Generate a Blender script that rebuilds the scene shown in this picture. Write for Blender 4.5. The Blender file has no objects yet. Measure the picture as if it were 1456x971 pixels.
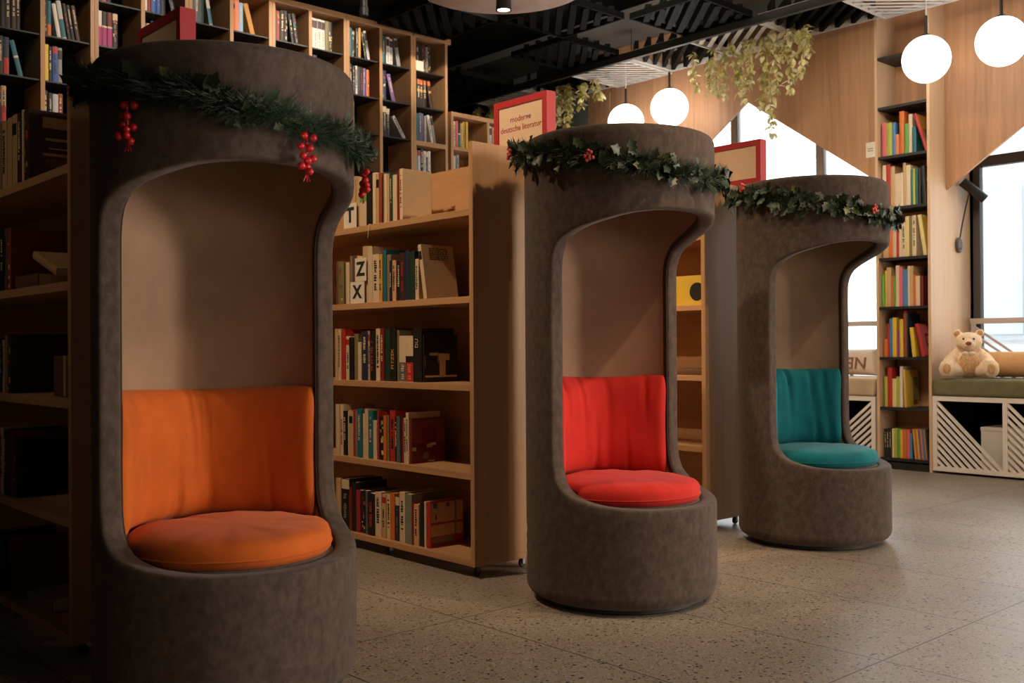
import bpy, bmesh, math, random
from math import sin, cos, pi, radians
from mathutils import Vector, Matrix, noise

random.seed(11)
S = bpy.context.scene
COL = S.collection

# ------------------------------------------------------------------ materials
def nt_mat(name):
    m = bpy.data.materials.new(name); m.use_nodes = True
    nt = m.node_tree
    return m, nt, nt.nodes['Principled BSDF']

def N(nt, typ, **kw):
    n = nt.nodes.new(typ)
    for k, v in kw.items():
        if k.startswith('i_'):
            n.inputs[k[2:].replace('_', ' ')].default_value = v
        else:
            setattr(n, k, v)
    return n

def ramp(nt, fac, stops):
    r = nt.nodes.new('ShaderNodeValToRGB')
    el = r.color_ramp.elements
    while len(el) < len(stops): el.new(0.5)
    for e, (p, c) in zip(el, stops):
        e.position = p; e.color = (*c, 1)
    nt.links.new(fac, r.inputs['Fac'])
    return r

def coords(nt, scale, rot=(0, 0, 0), space='Object'):
    tc = nt.nodes.new('ShaderNodeTexCoord'); mp = nt.nodes.new('ShaderNodeMapping')
    mp.inputs['Scale'].default_value = scale; mp.inputs['Rotation'].default_value = rot
    nt.links.new(tc.outputs[space], mp.inputs['Vector'])
    return mp.outputs['Vector']

def bump(nt, bsdf, height, strength=.3, dist=.002):
    b = nt.nodes.new('ShaderNodeBump'); b.inputs['Strength'].default_value = strength; b.inputs['Distance'].default_value = dist
    nt.links.new(height, b.inputs['Height']); nt.links.new(b.outputs['Normal'], bsdf.inputs['Normal'])

def plain(name, c, rough=.6, metal=0, noise_amt=.0, spec=.5):
    m, nt, b = nt_mat(name)
    b.inputs['Base Color'].default_value = (*c, 1)
    b.inputs['Roughness'].default_value = rough; b.inputs['Metallic'].default_value = metal
    b.inputs['Specular IOR Level'].default_value = spec
    if noise_amt:
        n = N(nt, 'ShaderNodeTexNoise', i_Scale=14.0, i_Detail=5.0)
        nt.links.new(coords(nt, (1, 1, 1)), n.inputs['Vector'])
        lo = tuple(x * (1 - noise_amt) for x in c); hi = tuple(min(1, x * (1 + noise_amt)) for x in c)
        r = ramp(nt, n.outputs['Fac'], [(.3, lo), (.7, hi)])
        nt.links.new(r.outputs['Color'], b.inputs['Base Color'])
    return m

def wood(name, c, grain='Z', contrast=.14, rough=.42):
    m, nt, b = nt_mat(name)
    sc = {'Z': (26, 26, 1.1), 'X': (1.1, 26, 26), 'Y': (26, 1.1, 26)}[grain]
    n1 = N(nt, 'ShaderNodeTexNoise', i_Scale=1.0, i_Detail=6.0, i_Roughness=.62)
    n1.inputs['Distortion'].default_value = .6
    nt.links.new(coords(nt, sc), n1.inputs['Vector'])
    sc2 = {'Z': (7, 7, .4), 'X': (.4, 7, 7), 'Y': (7, .4, 7)}[grain]
    n2 = N(nt, 'ShaderNodeTexNoise', i_Scale=1.0, i_Detail=3.0)
    nt.links.new(coords(nt, sc2), n2.inputs['Vector'])
    mx = N(nt, 'ShaderNodeMix', data_type='FLOAT'); mx.inputs[0].default_value = .45
    nt.links.new(n1.outputs['Fac'], mx.inputs[2]); nt.links.new(n2.outputs['Fac'], mx.inputs[3])
    lo = tuple(x * (1 - contrast * 1.5) for x in c); hi = tuple(min(1, x * (1 + contrast)) for x in c)
    r = ramp(nt, mx.outputs[0], [(.34, lo), (.5, c), (.66, hi)])
    nt.links.new(r.outputs['Color'], b.inputs['Base Color'])
    b.inputs['Roughness'].default_value = rough; b.inputs['Specular IOR Level'].default_value = .22
    bump(nt, b, n1.outputs['Fac'], .08, .001)
    return m

def fabric(name, c, sheen=.5, mott=.25, scale=9, rough=.9):
    m, nt, b = nt_mat(name)
    n = N(nt, 'ShaderNodeTexNoise', i_Scale=float(scale), i_Detail=6.0, i_Roughness=.65)
    nt.links.new(coords(nt, (1, 1, .7)), n.inputs['Vector'])
    lo = tuple(x * (1 - mott) for x in c); hi = tuple(min(1, x * (1 + mott)) for x in c)
    r = ramp(nt, n.outputs['Fac'], [(.33, lo), (.67, hi)])
    nt.links.new(r.outputs['Color'], b.inputs['Base Color'])
    b.inputs['Roughness'].default_value = rough
    b.inputs['Specular IOR Level'].default_value = .15
    b.inputs['Sheen Weight'].default_value = sheen
    b.inputs['Sheen Roughness'].default_value = .45
    b.inputs['Sheen Tint'].default_value = tuple(min(1, .25 + x) for x in c) + (1,)
    f = N(nt, 'ShaderNodeTexNoise', i_Scale=420.0, i_Detail=2.0)
    nt.links.new(coords(nt, (1, 1, .35)), f.inputs['Vector'])
    bump(nt, b, f.outputs['Fac'], .25, .0012)
    return m

def terrazzo(name):
    m, nt, b = nt_mat(name)
    v = coords(nt, (1, 1, 1))
    big = N(nt, 'ShaderNodeTexNoise', i_Scale=1.3, i_Detail=4.0); nt.links.new(v, big.inputs['Vector'])
    base = ramp(nt, big.outputs['Fac'], [(.3, (.235, .193, .152)), (.7, (.325, .278, .228))])
    mid = N(nt, 'ShaderNodeTexNoise', i_Scale=55.0, i_Detail=4.0, i_Roughness=.7); nt.links.new(v, mid.inputs['Vector'])
    mm = N(nt, 'ShaderNodeMix', data_type='RGBA', blend_type='OVERLAY'); mm.inputs[0].default_value = .55
    g = ramp(nt, mid.outputs['Fac'], [(.3, (.25, .25, .25)), (.7, (.75, .75, .75))])
    nt.links.new(base.outputs['Color'], mm.inputs[6]); nt.links.new(g.outputs['Color'], mm.inputs[7])
    out = mm.outputs[2]
    for scale, thr, colr in ((58, .84, (.035, .026, .018)), (95, .90, (.44, .38, .30)), (110, .72, (.06, .042, .028)), (170, .75, (.40, .34, .27))):
        vo = N(nt, 'ShaderNodeTexVoronoi', i_Scale=float(scale)); vo.inputs['Randomness'].default_value = 1
        nt.links.new(v, vo.inputs['Vector'])
        sep = N(nt, 'ShaderNodeSeparateColor'); nt.links.new(vo.outputs['Color'], sep.inputs[0])
        a = N(nt, 'ShaderNodeMath', operation='GREATER_THAN'); a.inputs[1].default_value = thr
        nt.links.new(sep.outputs[0], a.inputs[0])
        d = N(nt, 'ShaderNodeMath', operation='LESS_THAN'); d.inputs[1].default_value = .36
        nt.links.new(vo.outputs['Distance'], d.inputs[0])
        mu = N(nt, 'ShaderNodeMath', operation='MULTIPLY'); nt.links.new(a.outputs[0], mu.inputs[0]); nt.links.new(d.outputs[0], mu.inputs[1])
        mx = N(nt, 'ShaderNodeMix', data_type='RGBA'); nt.links.new(mu.outputs[0], mx.inputs[0])
        nt.links.new(out, mx.inputs[6]); mx.inputs[7].default_value = (*colr, 1)
        out = mx.outputs[2]
    # slab joints: lines of constant x every 1.31 m and of constant y every 0.655 m
    sp = N(nt, 'ShaderNodeSeparateXYZ'); nt.links.new(v, sp.inputs[0])
    masks = []
    for ax, off, pitch in ((0, 1.622, 1.31), (1, -3.042, .655)):
        ad = N(nt, 'ShaderNodeMath', operation='ADD'); ad.inputs[1].default_value = off + pitch * 20 + pitch / 2
        nt.links.new(sp.outputs[ax], ad.inputs[0])
        mo = N(nt, 'ShaderNodeMath', operation='MODULO'); mo.inputs[1].default_value = pitch; nt.links.new(ad.outputs[0], mo.inputs[0])
        su = N(nt, 'ShaderNodeMath', operation='SUBTRACT'); su.inputs[1].default_value = pitch / 2; nt.links.new(mo.outputs[0], su.inputs[0])
        ab = N(nt, 'ShaderNodeMath', operation='ABSOLUTE'); nt.links.new(su.outputs[0], ab.inputs[0])
        lt = N(nt, 'ShaderNodeMath', operation='LESS_THAN'); lt.inputs[1].default_value = .0028; nt.links.new(ab.outputs[0], lt.inputs[0])
        masks.append(lt)
    mxm = N(nt, 'ShaderNodeMath', operation='MAXIMUM'); nt.links.new(masks[0].outputs[0], mxm.inputs[0]); nt.links.new(masks[1].outputs[0], mxm.inputs[1])
    mx = N(nt, 'ShaderNodeMix', data_type='RGBA'); nt.links.new(mxm.outputs[0], mx.inputs[0]); nt.links.new(out, mx.inputs[6]); mx.inputs[7].default_value = (.06, .045, .035, 1)
    nt.links.new(mx.outputs[2], b.inputs['Base Color'])
    b.inputs['Roughness'].default_value = .38
    rr = ramp(nt, mid.outputs['Fac'], [(.3, (.34, .34, .34)), (.7, (.50, .50, .50))]); nt.links.new(rr.outputs['Color'], b.inputs['Roughness'])
    return m

def emit(name, c, s):
    m, nt, b = nt_mat(name)
    b.inputs['Base Color'].default_value = (.8, .8, .8, 1)
    b.inputs['Emission Color'].default_value = (*c, 1); b.inputs['Emission Strength'].default_value = s
    return m

def concrete(name):
    m, nt, b = nt_mat(name)
    n = N(nt, 'ShaderNodeTexNoise', i_Scale=3.2, i_Detail=8.0, i_Roughness=.68); nt.links.new(coords(nt, (1, 1, 1)), n.inputs['Vector'])
    n.inputs['Distortion'].default_value = .9
    r = ramp(nt, n.outputs['Fac'], [(.32, (.44, .34, .29)), (.52, (.58, .47, .41)), (.7, (.70, .60, .53))])
    nt.links.new(r.outputs['Color'], b.inputs['Base Color']); b.inputs['Roughness'].default_value = .7
    return m

def glass_mat():
    m = bpy.data.materials.new('window_glass'); m.use_nodes = True; nt = m.node_tree
    nt.nodes.clear()
    o = nt.nodes.new('ShaderNodeOutputMaterial'); t = nt.nodes.new('ShaderNodeBsdfTransparent'); g = nt.nodes.new('ShaderNodeBsdfGlossy')
    t.inputs['Color'].default_value = (.93, .95, .95, 1); g.inputs['Roughness'].default_value = .02
    f = nt.nodes.new('ShaderNodeFresnel'); f.inputs['IOR'].default_value = 1.45
    mx = nt.nodes.new('ShaderNodeMixShader')
    nt.links.new(f.outputs[0], mx.inputs[0]); nt.links.new(t.outputs[0], mx.inputs[1]); nt.links.new(g.outputs[0], mx.inputs[2]); nt.links.new(mx.outputs[0], o.inputs[0])
    return m

def leaf_mat(name, c, edge=None, rough=.45):
    m, nt, b = nt_mat(name)
    n = N(nt, 'ShaderNodeTexNoise', i_Scale=16.0, i_Detail=3.0); nt.links.new(coords(nt, (1, 1, 1)), n.inputs['Vector'])
    e = edge or tuple(x * 1.9 for x in c)
    r = ramp(nt, n.outputs['Fac'], [(.35, c), (.68, e)])
    nt.links.new(r.outputs['Color'], b.inputs['Base Color']); b.inputs['Roughness'].default_value = rough
    return m

M = {}
M['oak'] = wood('oak_laminate', (.47, .265, .130))
M['oak_x'] = wood('oak_laminate_horizontal', (.47, .265, .130), 'X')
M['oak_y'] = wood('oak_laminate_crosswise', (.47, .265, .130), 'Y')
M['panel_wood'] = wood('wall_veneer', (.44, .235, .125), 'Z', .17, .45)
M['panel_edge'] = wood('pale_edge_banding', (.62, .42, .26), 'Z', .08, .4)
M['velvet'] = fabric('taupe_velvet', (.077, .056, .046), .40, .30, 38)
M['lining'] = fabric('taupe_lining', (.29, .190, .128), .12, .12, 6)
M['piping'] = fabric('dark_piping', (.035, .027, .023), .1, .1)
M['orange_cloth'] = fabric('orange_cloth', (.53, .112, .016), .3, .10, 10, .8)
M['red_cloth'] = fabric('red_cloth', (.53, .026, .020), .3, .10, 10, .8)
M['teal_cloth'] = fabric('teal_cloth', (.006, .150, .185), .35, .16, 8, .8)
M['floor'] = terrazzo('terrazzo_slabs')
M['black'] = plain('matt_black_metal', (.012, .012, .012), .5)
M['blackp'] = plain('black_paint', (.009, .009, .009), .9, spec=.1)
M['ceil'] = plain('dark_ceiling_paint', (.007, .0065, .006), .9)
M['soffit'] = plain('ceiling_lit_grey', (.17, .165, .16), .8)  # ceiling grey with window light painted in; also on lamp canopies
M['white_slat'] = plain('white_slat_paint', (.70, .68, .65), .5)
M['black_slat'] = plain('black_slat_paint', (.006, .006, .006), .7, spec=.08)
M['white_paint'] = plain('white_bench_paint', (.78, .70, .63), .5)
M['grey_wall'] = plain('grey_green_wall_paint', (.15, .165, .15), .9, noise_amt=.05)
M['dark_wall'] = plain('dark_wall_paint', (.05, .042, .036), .9, noise_amt=.05)
M['globe'] = emit('opal_globe_glass', (1, .93, .84), 6)
M['bulb'] = emit('spot_lens', (1, .93, .82), 14)
M['disc'] = concrete('plaster_disc')
M['steel'] = plain('brushed_steel', (.22, .21, .20), .45, 1)
M['rubber'] = plain('caster_rubber', (.02, .02, .02), .6)
M['frame'] = plain('window_frame_paint', (.085, .07, .066), .5)
M['mull'] = plain('pale_mullion_paint', (.46, .43, .41), .5)
M['rail'] = plain('railing_paint', (.52, .44, .40), .5)
M['glass'] = glass_mat()
M['sign_red'] = plain('sign_red', (.47, .022, .028), .5)
M['sign_cream'] = plain('sign_cream', (.80, .58, .40), .7)
M['sign_text'] = plain('sign_text_red', (.36, .02, .03), .6)
M['olive_cloth'] = fabric('olive_cloth', (.16, .145, .08), .3, .15)
M['beige_cloth'] = fabric('beige_cloth', (.50, .37, .25), .3, .1)
M['tan_leather'] = fabric('tan_bolster_cloth', (.58, .33, .15), .2, .08)
M['pillow_cloth'] = fabric('printed_pillow_cloth', (.62, .52, .43), .2, .1)
M['pillow_ink'] = plain('brown_ink', (.25, .10, .05), .8)
M['bear_fur'] = fabric('cream_plush', (.80, .61, .42), .8, .12, 60)
M['bear_tan'] = fabric('tan_plush', (.56, .33, .16), .8, .3, 70)
M['bear_brown'] = fabric('brown_plush', (.26, .11, .045), .5, .2, 60)
M['pine'] = leaf_mat('pine_needles', (.006, .017, .008), (.022, .048, .027))
M['holly'] = leaf_mat('holly_green', (.007, .021, .008), (.024, .044, .016))
M['holly_light'] = leaf_mat('holly_variegated', (.05, .075, .022), (.17, .165, .055))
M['garland_stem'] = plain('wire_stem', (.03, .022, .012), .8)
M['berry'] = plain('red_berry', (.42, .008, .012), .25)
M['berry_pink'] = plain('pink_berry', (.62, .10, .09), .3)
M['vine'] = leaf_mat('variegated_vine', (.50, .45, .10), (.92, .86, .55))
M['vine_stem'] = plain('vine_stem', (.24, .22, .06), .7)
M['paper'] = plain('page_paper', (.62, .49, .33), .9, noise_amt=.08)
M['card'] = plain('white_card', (.72, .64, .53), .8)
M['ink'] = plain('green_black_ink', (.012, .025, .016), .7)
M['facade'] = plain('outside_render', (.75, .78, .80), .8)
M['facade_glass'] = plain('outside_glass', (.60, .74, .78), .2)
M['facade_grey'] = plain('outside_grey', (.50, .55, .58), .6)
M['pave'] = plain('outside_paving', (.6, .6, .6), .9)
M['box_card'] = plain('white_box_board', (.66, .60, .54), .7)

PAL = {'tan': (.52, .34, .17), 'beige': (.60, .46, .30), 'cream': (.66, .52, .34), 'peach': (.62, .36, .20), 'gold': (.58, .33, .07),
       'rust': (.26, .055, .022), 'olive': (.20, .165, .07), 'dark green': (.012, .040, .026), 'dark red': (.20, .014, .014),
       'black': (.012, .011, .011), 'brown': (.13, .070, .035), 'taupe': (.24, .17, .12), 'teal': (.015, .135, .175), 'dark brown': (.045, .018, .012),
       'navy': (.016, .027, .062), 'red': (.44, .028, .022), 'crimson': (.33, .026, .04), 'orange': (.62, .15, .025), 'slate': (.10, .115, .14),
       'maroon': (.15, .012, .010), 'sage': (.20, .21, .16), 'pink': (.62, .13, .15), 'lime': (.40, .42, .06), 'blue': (.07, .21, .42),
       'salmon': (.66, .22, .13), 'green': (.13, .33, .055), 'white': (.70, .64, .57), 'pale yellow': (.68, .56, .24), 'yellow': (.68, .46, .05),
       'magenta': (.38, .025, .17), 'purple': (.17, .09, .24), 'grey': (.28, .27, .26), 'silver': (.50, .50, .50), 'bright blue': (.02, .09, .36),
       'sky blue': (.25, .42, .58), 'amber': (.52, .22, .03)}
for k, c in PAL.items():
    M['c_' + k] = plain('cover_' + k.replace(' ', '_'), c, .5, noise_amt=.05)

# ------------------------------------------------------------------ mesh building
class MB:
    def __init__(self):
        self.v = []; self.f = []; self.m = []; self.mats = []
    def mi(self, mat):
        if mat not in self.mats: self.mats.append(mat)
        return self.mats.index(mat)
    def add(self, vs, fs, mat, mx=None):
        o = len(self.v)
        self.v += [tuple(mx @ Vector(p)) if mx else tuple(p) for p in vs]
        i = self.mi(mat)
        for f in fs:
            self.f.append([a + o for a in f]); self.m.append(i)
        return self
    def box(self, lo, hi, mat, mx=None):
        (a, b, c), (d, e, f) = lo, hi
        vs = [(a, b, c), (d, b, c), (d, e, c), (a, e, c), (a, b, f), (d, b, f), (d, e, f), (a, e, f)]
        return self.add(vs, [(0, 3, 2, 1), (4, 5, 6, 7), (0, 1, 5, 4), (1, 2, 6, 5), (2, 3, 7, 6), (3, 0, 4, 7)], mat, mx)
    def prism(self, poly, y0, y1, mat, mx=None):
        # poly in (x, z), extruded along y; counter-clockwise when seen from -y
        n = len(poly)
        vs = [(x, y0, z) for x, z in poly] + [(x, y1, z) for x, z in poly]
        fs = [tuple(range(n)), tuple(range(2 * n - 1, n - 1, -1))]
        fs += [(i, i + n, (i + 1) % n + n, (i + 1) % n) for i in range(n)]
        return self.add(vs, fs, mat, mx)
    def tube(self, pts, r, mat, n=8, cap=True):
        pts = [Vector(p) for p in pts]; rs = r if isinstance(r, (list, tuple)) else [r] * len(pts)
        vs = []; fs = []
        up = Vector((0, 0, 1)); prev = None
        for i, p in enumerate(pts):
            t = (pts[min(i + 1, len(pts) - 1)] - pts[max(i - 1, 0)]).normalized()
            if prev is None:
                a = t.cross(up)
                if a.length < 1e-3: a = t.cross(Vector((1, 0, 0)))
            else:
                a = prev - t * prev.dot(t)
            a.normalize(); prev = a; b = t.cross(a)
            for k in range(n):
                th = 2 * pi * k / n
                vs.append(p + (a * cos(th) + b * sin(th)) * rs[i])
        for i in range(len(pts) - 1):
            for k in range(n):
                fs.append((i * n + k, i * n + (k + 1) % n, (i + 1) * n + (k + 1) % n, (i + 1) * n + k))
        if cap:
            fs.append(tuple(range(n - 1, -1, -1))); fs.append(tuple((len(pts) - 1) * n + k for k in range(n)))
        return self.add(vs, fs, mat)
    def lathe(self, prof, mat, n=48, mx=None):
        # prof: list of (r, z); r == 0 closes on the axis
        vs = []; rings = []
        for r, z in prof:
            if r < 1e-6: rings.append([len(vs)]); vs.append((0, 0, z))
            else:
                rings.append(list(range(len(vs), len(vs) + n)))
                vs += [(r * cos(2 * pi * k / n), r * sin(2 * pi * k / n), z) for k in range(n)]
        fs = []
        for A, B in zip(rings, rings[1:]):
            for k in range(n):
                k2 = (k + 1) % n
                if len(A) == 1 and len(B) == 1: continue
                if len(A) == 1: fs.append((A[0], B[k2], B[k]))
                elif len(B) == 1: fs.append((A[k], A[k2], B[0]))
                else: fs.append((A[k], A[k2], B[k2], B[k]))
        return self.add(vs, fs, mat, mx)
    def ball(self, c, r, mat, nu=16, nv=10):
        rx, ry, rz = r if isinstance(r, (list, tuple)) else (r, r, r)
        mx = Matrix.Translation(c) @ Matrix.Diagonal((rx, ry, rz, 1))
        return self.lathe([(sin(pi * j / nv), -cos(pi * j / nv)) if 0 < j < nv else (0, -cos(pi * j / nv)) for j in range(nv + 1)], mat, nu, mx)
    def build(self, name, parent=None, smooth=35, bevel=0, merge=0, seg=2):
        me = bpy.data.meshes.new(name)
        me.from_pydata(self.v, [], self.f)
        for mt in self.mats: me.materials.append(mt)
        me.polygons.foreach_set('material_index', self.m)
        if merge or bevel:
            bm = bmesh.new(); bm.from_mesh(me)
            if merge: bmesh.ops.remove_doubles(bm, verts=bm.verts, dist=merge)
            if bevel:
                es = [e for e in bm.edges if len(e.link_faces) == 2 and e.calc_face_angle(0) > .6]
                bmesh.ops.bevel(bm, geom=es, offset=bevel, segments=seg, profile=.7, affect='EDGES', clamp_overlap=True)
            bm.to_mesh(me); bm.free()
        me.update()
        if smooth:
            me.shade_smooth(); me.set_sharp_from_angle(angle=radians(smooth))
        o = bpy.data.objects.new(name, me); COL.objects.link(o)
        if parent: o.parent = parent
        return o

def tag(o, label, cat, group=None):
    o['label'] = label; o['category'] = cat
    if group: o['group'] = group
    return o
def thing(name, label, cat, loc=(0, 0, 0), rz=0, group=None):
    o = bpy.data.objects.new(name, None); COL.objects.link(o)
    o.empty_display_size = .05
    o.location = loc; o.rotation_euler = (0, 0, rz)
    return tag(o, label, cat, group)
def structure(o):
    o['kind'] = 'structure'; return o

def text_mesh(s, size, mat, name, parent, mx, align='CENTER', extrude=.0004, spacing=1.0, bold=0):
    cu = bpy.data.curves.new(name + '_curve', 'FONT'); cu.body = s; cu.size = size; cu.align_x = align; cu.align_y = 'CENTER'; cu.extrude = extrude
    cu.space_line = spacing; cu.offset = bold; cu.resolution_u = 3
    t = bpy.data.objects.new(name + '_tmp', cu); COL.objects.link(t)
    bpy.context.view_layer.update()
    dg = bpy.context.evaluated_depsgraph_get()
    me = bpy.data.meshes.new_from_object(t.evaluated_get(dg))
    bpy.data.objects.remove(t); bpy.data.curves.remove(cu)
    me.transform(mx); me.materials.clear(); me.materials.append(mat); me.name = name
    o = bpy.data.objects.new(name, me); COL.objects.link(o)
    if parent: o.parent = parent
    return o
# text plane facing -y, reading along +x, up = +z
TXT = Matrix.Rotation(pi / 2, 4, 'X')
ORD = ['first', 'second', 'third', 'fourth', 'fifth', 'sixth', 'seventh', 'eighth', 'ninth', 'tenth', 'eleventh', 'twelfth', 'thirteenth', 'fourteenth',
       'fifteenth', 'sixteenth', 'seventeenth', 'eighteenth', 'nineteenth', 'twentieth', 'twenty-first', 'twenty-second', 'twenty-third', 'twenty-fourth', 'twenty-fifth']

# ------------------------------------------------------------------ room shell
XL, XR, YF, YB, ZC = -9.20, 6.0, -4.0, 8.62, 4.25
structure(MB().box((XL, YF, -.1), (XR, YB + .2, 0), M['floor']).build('floor', smooth=0))
structure(MB().box((XL - .2, YF - .2, ZC), (XR + .2, YB + .3, ZC + .1), M['ceil']).build('ceiling', smooth=0))
structure(MB().box((XL - .2, YF, 0), (XL, YB, ZC), M['blackp']).build('wall_left', smooth=0))
structure(MB().box((XR, YF, 0), (XR + .2, YB, ZC), M['dark_wall']).build('wall_right', smooth=0))
structure(MB().box((XL, YF - .2, 0), (XR, YF, ZC), M['dark_wall']).build('wall_front', smooth=0))

YW, YP, YG = 7.77, 8.04, 8.55        # veneer front, right-hand veneer front, glass line
# window wall behind the veneer: piers and head, with three glazed bays
BAYS = [(-6.70, -4.17), (-3.716, -0.95), (2.55, 4.15)]
bm_ = MB()
xs = [XL] + [v for b in BAYS for v in b] + [XR]
for i in range(0, len(xs), 2):
    bm_.box((xs[i], YG - .08, 0), (xs[i + 1], YG + .12, ZC), M['panel_wood'])
for a, b in BAYS:
    bm_.box((a, YG - .02, 3.86), (b, YG + .12, ZC), M['panel_wood'])
    bm_.box((a, YG - .02, 0), (b, YG + .12, .56), M['panel_wood'])
structure(bm_.build('wall_back', smooth=0))

# veneer with a house-shaped cut, left of the column (front flush with the column)
ap, sl = (-5.404, 3.198), .70
xl_, xr_ = -6.62, -4.172
def veneer(name, x0, x1, ol, orr, apx, apz, y0, y1, edge):
    zl = apz - (apx - ol) * sl; zr = apz - (orr - apx) * sl
    m = MB()
    if ol > x0 + .001: m.prism([(x0, 0), (ol, 0), (ol, zl), (x0, zl)], y0, y1, edge)
    if x1 > orr + .001: m.prism([(orr, 0), (x1, 0), (x1, zr), (orr, zr)], y0, y1, edge)
    m.prism([(x0, zl), (ol, zl), (apx, apz), (apx, ZC - .02), (x0, ZC - .02)], y0, y1, edge)
    m.prism([(apx, apz), (orr, zr), (x1, zr), (x1, ZC - .02), (apx, ZC - .02)], y0, y1, edge)
    return structure(m.build(name, smooth=0, merge=.0005))
structure(MB().box((XL, YW, 0), (-7.3725, YW + .03, ZC - .02), M['grey_wall']).build('wall_back_paint', smooth=0))
veneer('wall_back_veneer', -7.372, -4.172, xl_, xr_, ap[0], ap[1], YW, YW + .03, M['panel_wood'])
# right of the column: set back, its own house-shaped cut
veneer('wall_back_veneer', -3.714, 2.0, -3.714, -.95, -2.332, 3.20, YP, YP + .03, M['panel_wood'])
veneer('wall_back_veneer', 2.0, XR, 2.5, 4.2, 3.35, 3.30, YP, YP + .03, M['panel_wood'])
# slim veneer seam by the left corner
structure(MB().box((-7.07, YW - .004, 0), (-7.062, YW, 3.6), M['panel_edge']).build('trim_1', smooth=0))

# windows: frame + glass + rail
def window(n, x0, x1, mull, trans, z0=.56, z1=3.86):
    f = MB(); y0, y1 = YG - .03, YG + .04; w = .06
    f.box((x0, y0, z0), (x0 + w, y1, z1), M['frame']); f.box((x1 - w, y0, z0), (x1, y1, z1), M['frame'])
    f.box((x0 + w, y0, z0), (x1 - w, y1, z0 + w), M['frame']); f.box((x0 + w, y0, z1 - w), (x1 - w, y1, z1), M['frame'])
    for x in mull: f.box((x - .04, y0, z0 + w), (x + .04, y1, z1 - w), M['mull'])
    if trans: f.box((x0 + w, y0, trans), (x1 - w, y1, trans + .085), M['frame'])
    fo = structure(f.build('window_%d' % n, smooth=0, bevel=.004, seg=1))
    g = MB().box((x0 + w, YG, z0 + w), (x1 - w, YG + .008, z1 - w), M['glass']).build('window_pane', fo, smooth=0)
    return fo
window(1, *BAYS[0], (-6.085, -5.13), None)
window(2, *BAYS[1], (-2.33,), 2.46)
window(3, *BAYS[2], (), None)

# made-up window in the right-hand wall, out of view, housing a fill light
f4 = MB()
for (y0, y1, z0, z1) in ((1.6, 5.2, .66, .74), (1.6, 5.2, 2.76, 2.84), (1.6, 1.68, .74, 2.76), (5.12, 5.2, .74, 2.76), (3.36, 3.44, .74, 2.76)):
    f4.box((XR - .05, y0, z0), (XR - .001, y1, z1), M['frame'])
f4 = structure(f4.build('window_4', smooth=0))
MB().box((XR - .02, 1.68, .74), (XR - .012, 5.12, 2.76), M['glass']).build('window_pane', f4, smooth=0)

# guard rail inside the windows
def rail_thing(x0, x1, label, sgn):
    t = thing('guard_rail', label, 'railing', (x0, 8.44, .60))
    L = x1 - x0
    MB().box((0, -.02, .565), (L, .02, .61), M['rail']).build('handrail', t, bevel=.004)
    for x in (.02, L / 2, L - .02):
        MB().box((x - .016, -.015, 0), (x + .016, .015, .565), M['rail']).build('post', t, bevel=.003)
    for base in (.036, L / 2 + .016):
        d = MB()
        W = L / 2 - .052
        for k in range(8):
            z0 = .535 - k * .064
            xx = min(W, (z0 - .014) / .7)
            if xx < .05: continue
            for q in ((base, z0, base + xx, z0 - .7 * xx),):
                th = .011
                d.prism([(q[0], q[1] - th), (q[2], q[3] - th), (q[2], q[3] + th), (q[0], q[1] + th)], -.008, .008, M['rail'])
        d.build('diagonal_bars', t, smooth=0)
    return t
rail_thing(-6.55, -4.19, 'pale guard rail across the house-shaped window left of the children\'s shelves', 1)
rail_thing(-3.70, -1.0, 'pale guard rail with diagonal bars behind the tan bolster', 1)

# outside: paving and a pale building across the street
structure(MB().box((-30, YB + .3, -.25), (25, 40, -.15), M['pave']).build('street', smooth=0))
fb = thing('building', 'pale building with blue-tinted windows across the street outside the right window', 'building', (-6.9, 14.0, -.15))
MB().box((0, 0, 0), (13, 4, 4.4), M['facade']).build('facade', fb, smooth=0)
for i in range(7):
    x = .55 + i * 1.75
    wf = MB().box((x, -.06, 1.2), (x + 1.0, -.001, 3.3), M['facade_grey']).build('window_frame', fb, smooth=0)
    MB().box((x + .08, -.075, 1.28), (x + .92, -.061, 3.22), M['facade_glass']).build('window_glass', wf, smooth=0)
pb = thing('poster_case', 'white poster case with a turquoise foot on the building outside', 'poster case', (-5.0, 13.72, -.149))
MB().box((-.24, 0, 1.2), (.24, .18, 2.15), M['facade']).build('case', pb, smooth=0)
MB().box((-.05, .06, 0), (.05, .12, 1.2), M['facade_grey']).build('post', pb, smooth=0)
MB().box((-.19, -.01, 1.26), (.19, -.0005, 1.46), M['facade_glass']).build('turquoise_panel', pb, smooth=0)

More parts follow.
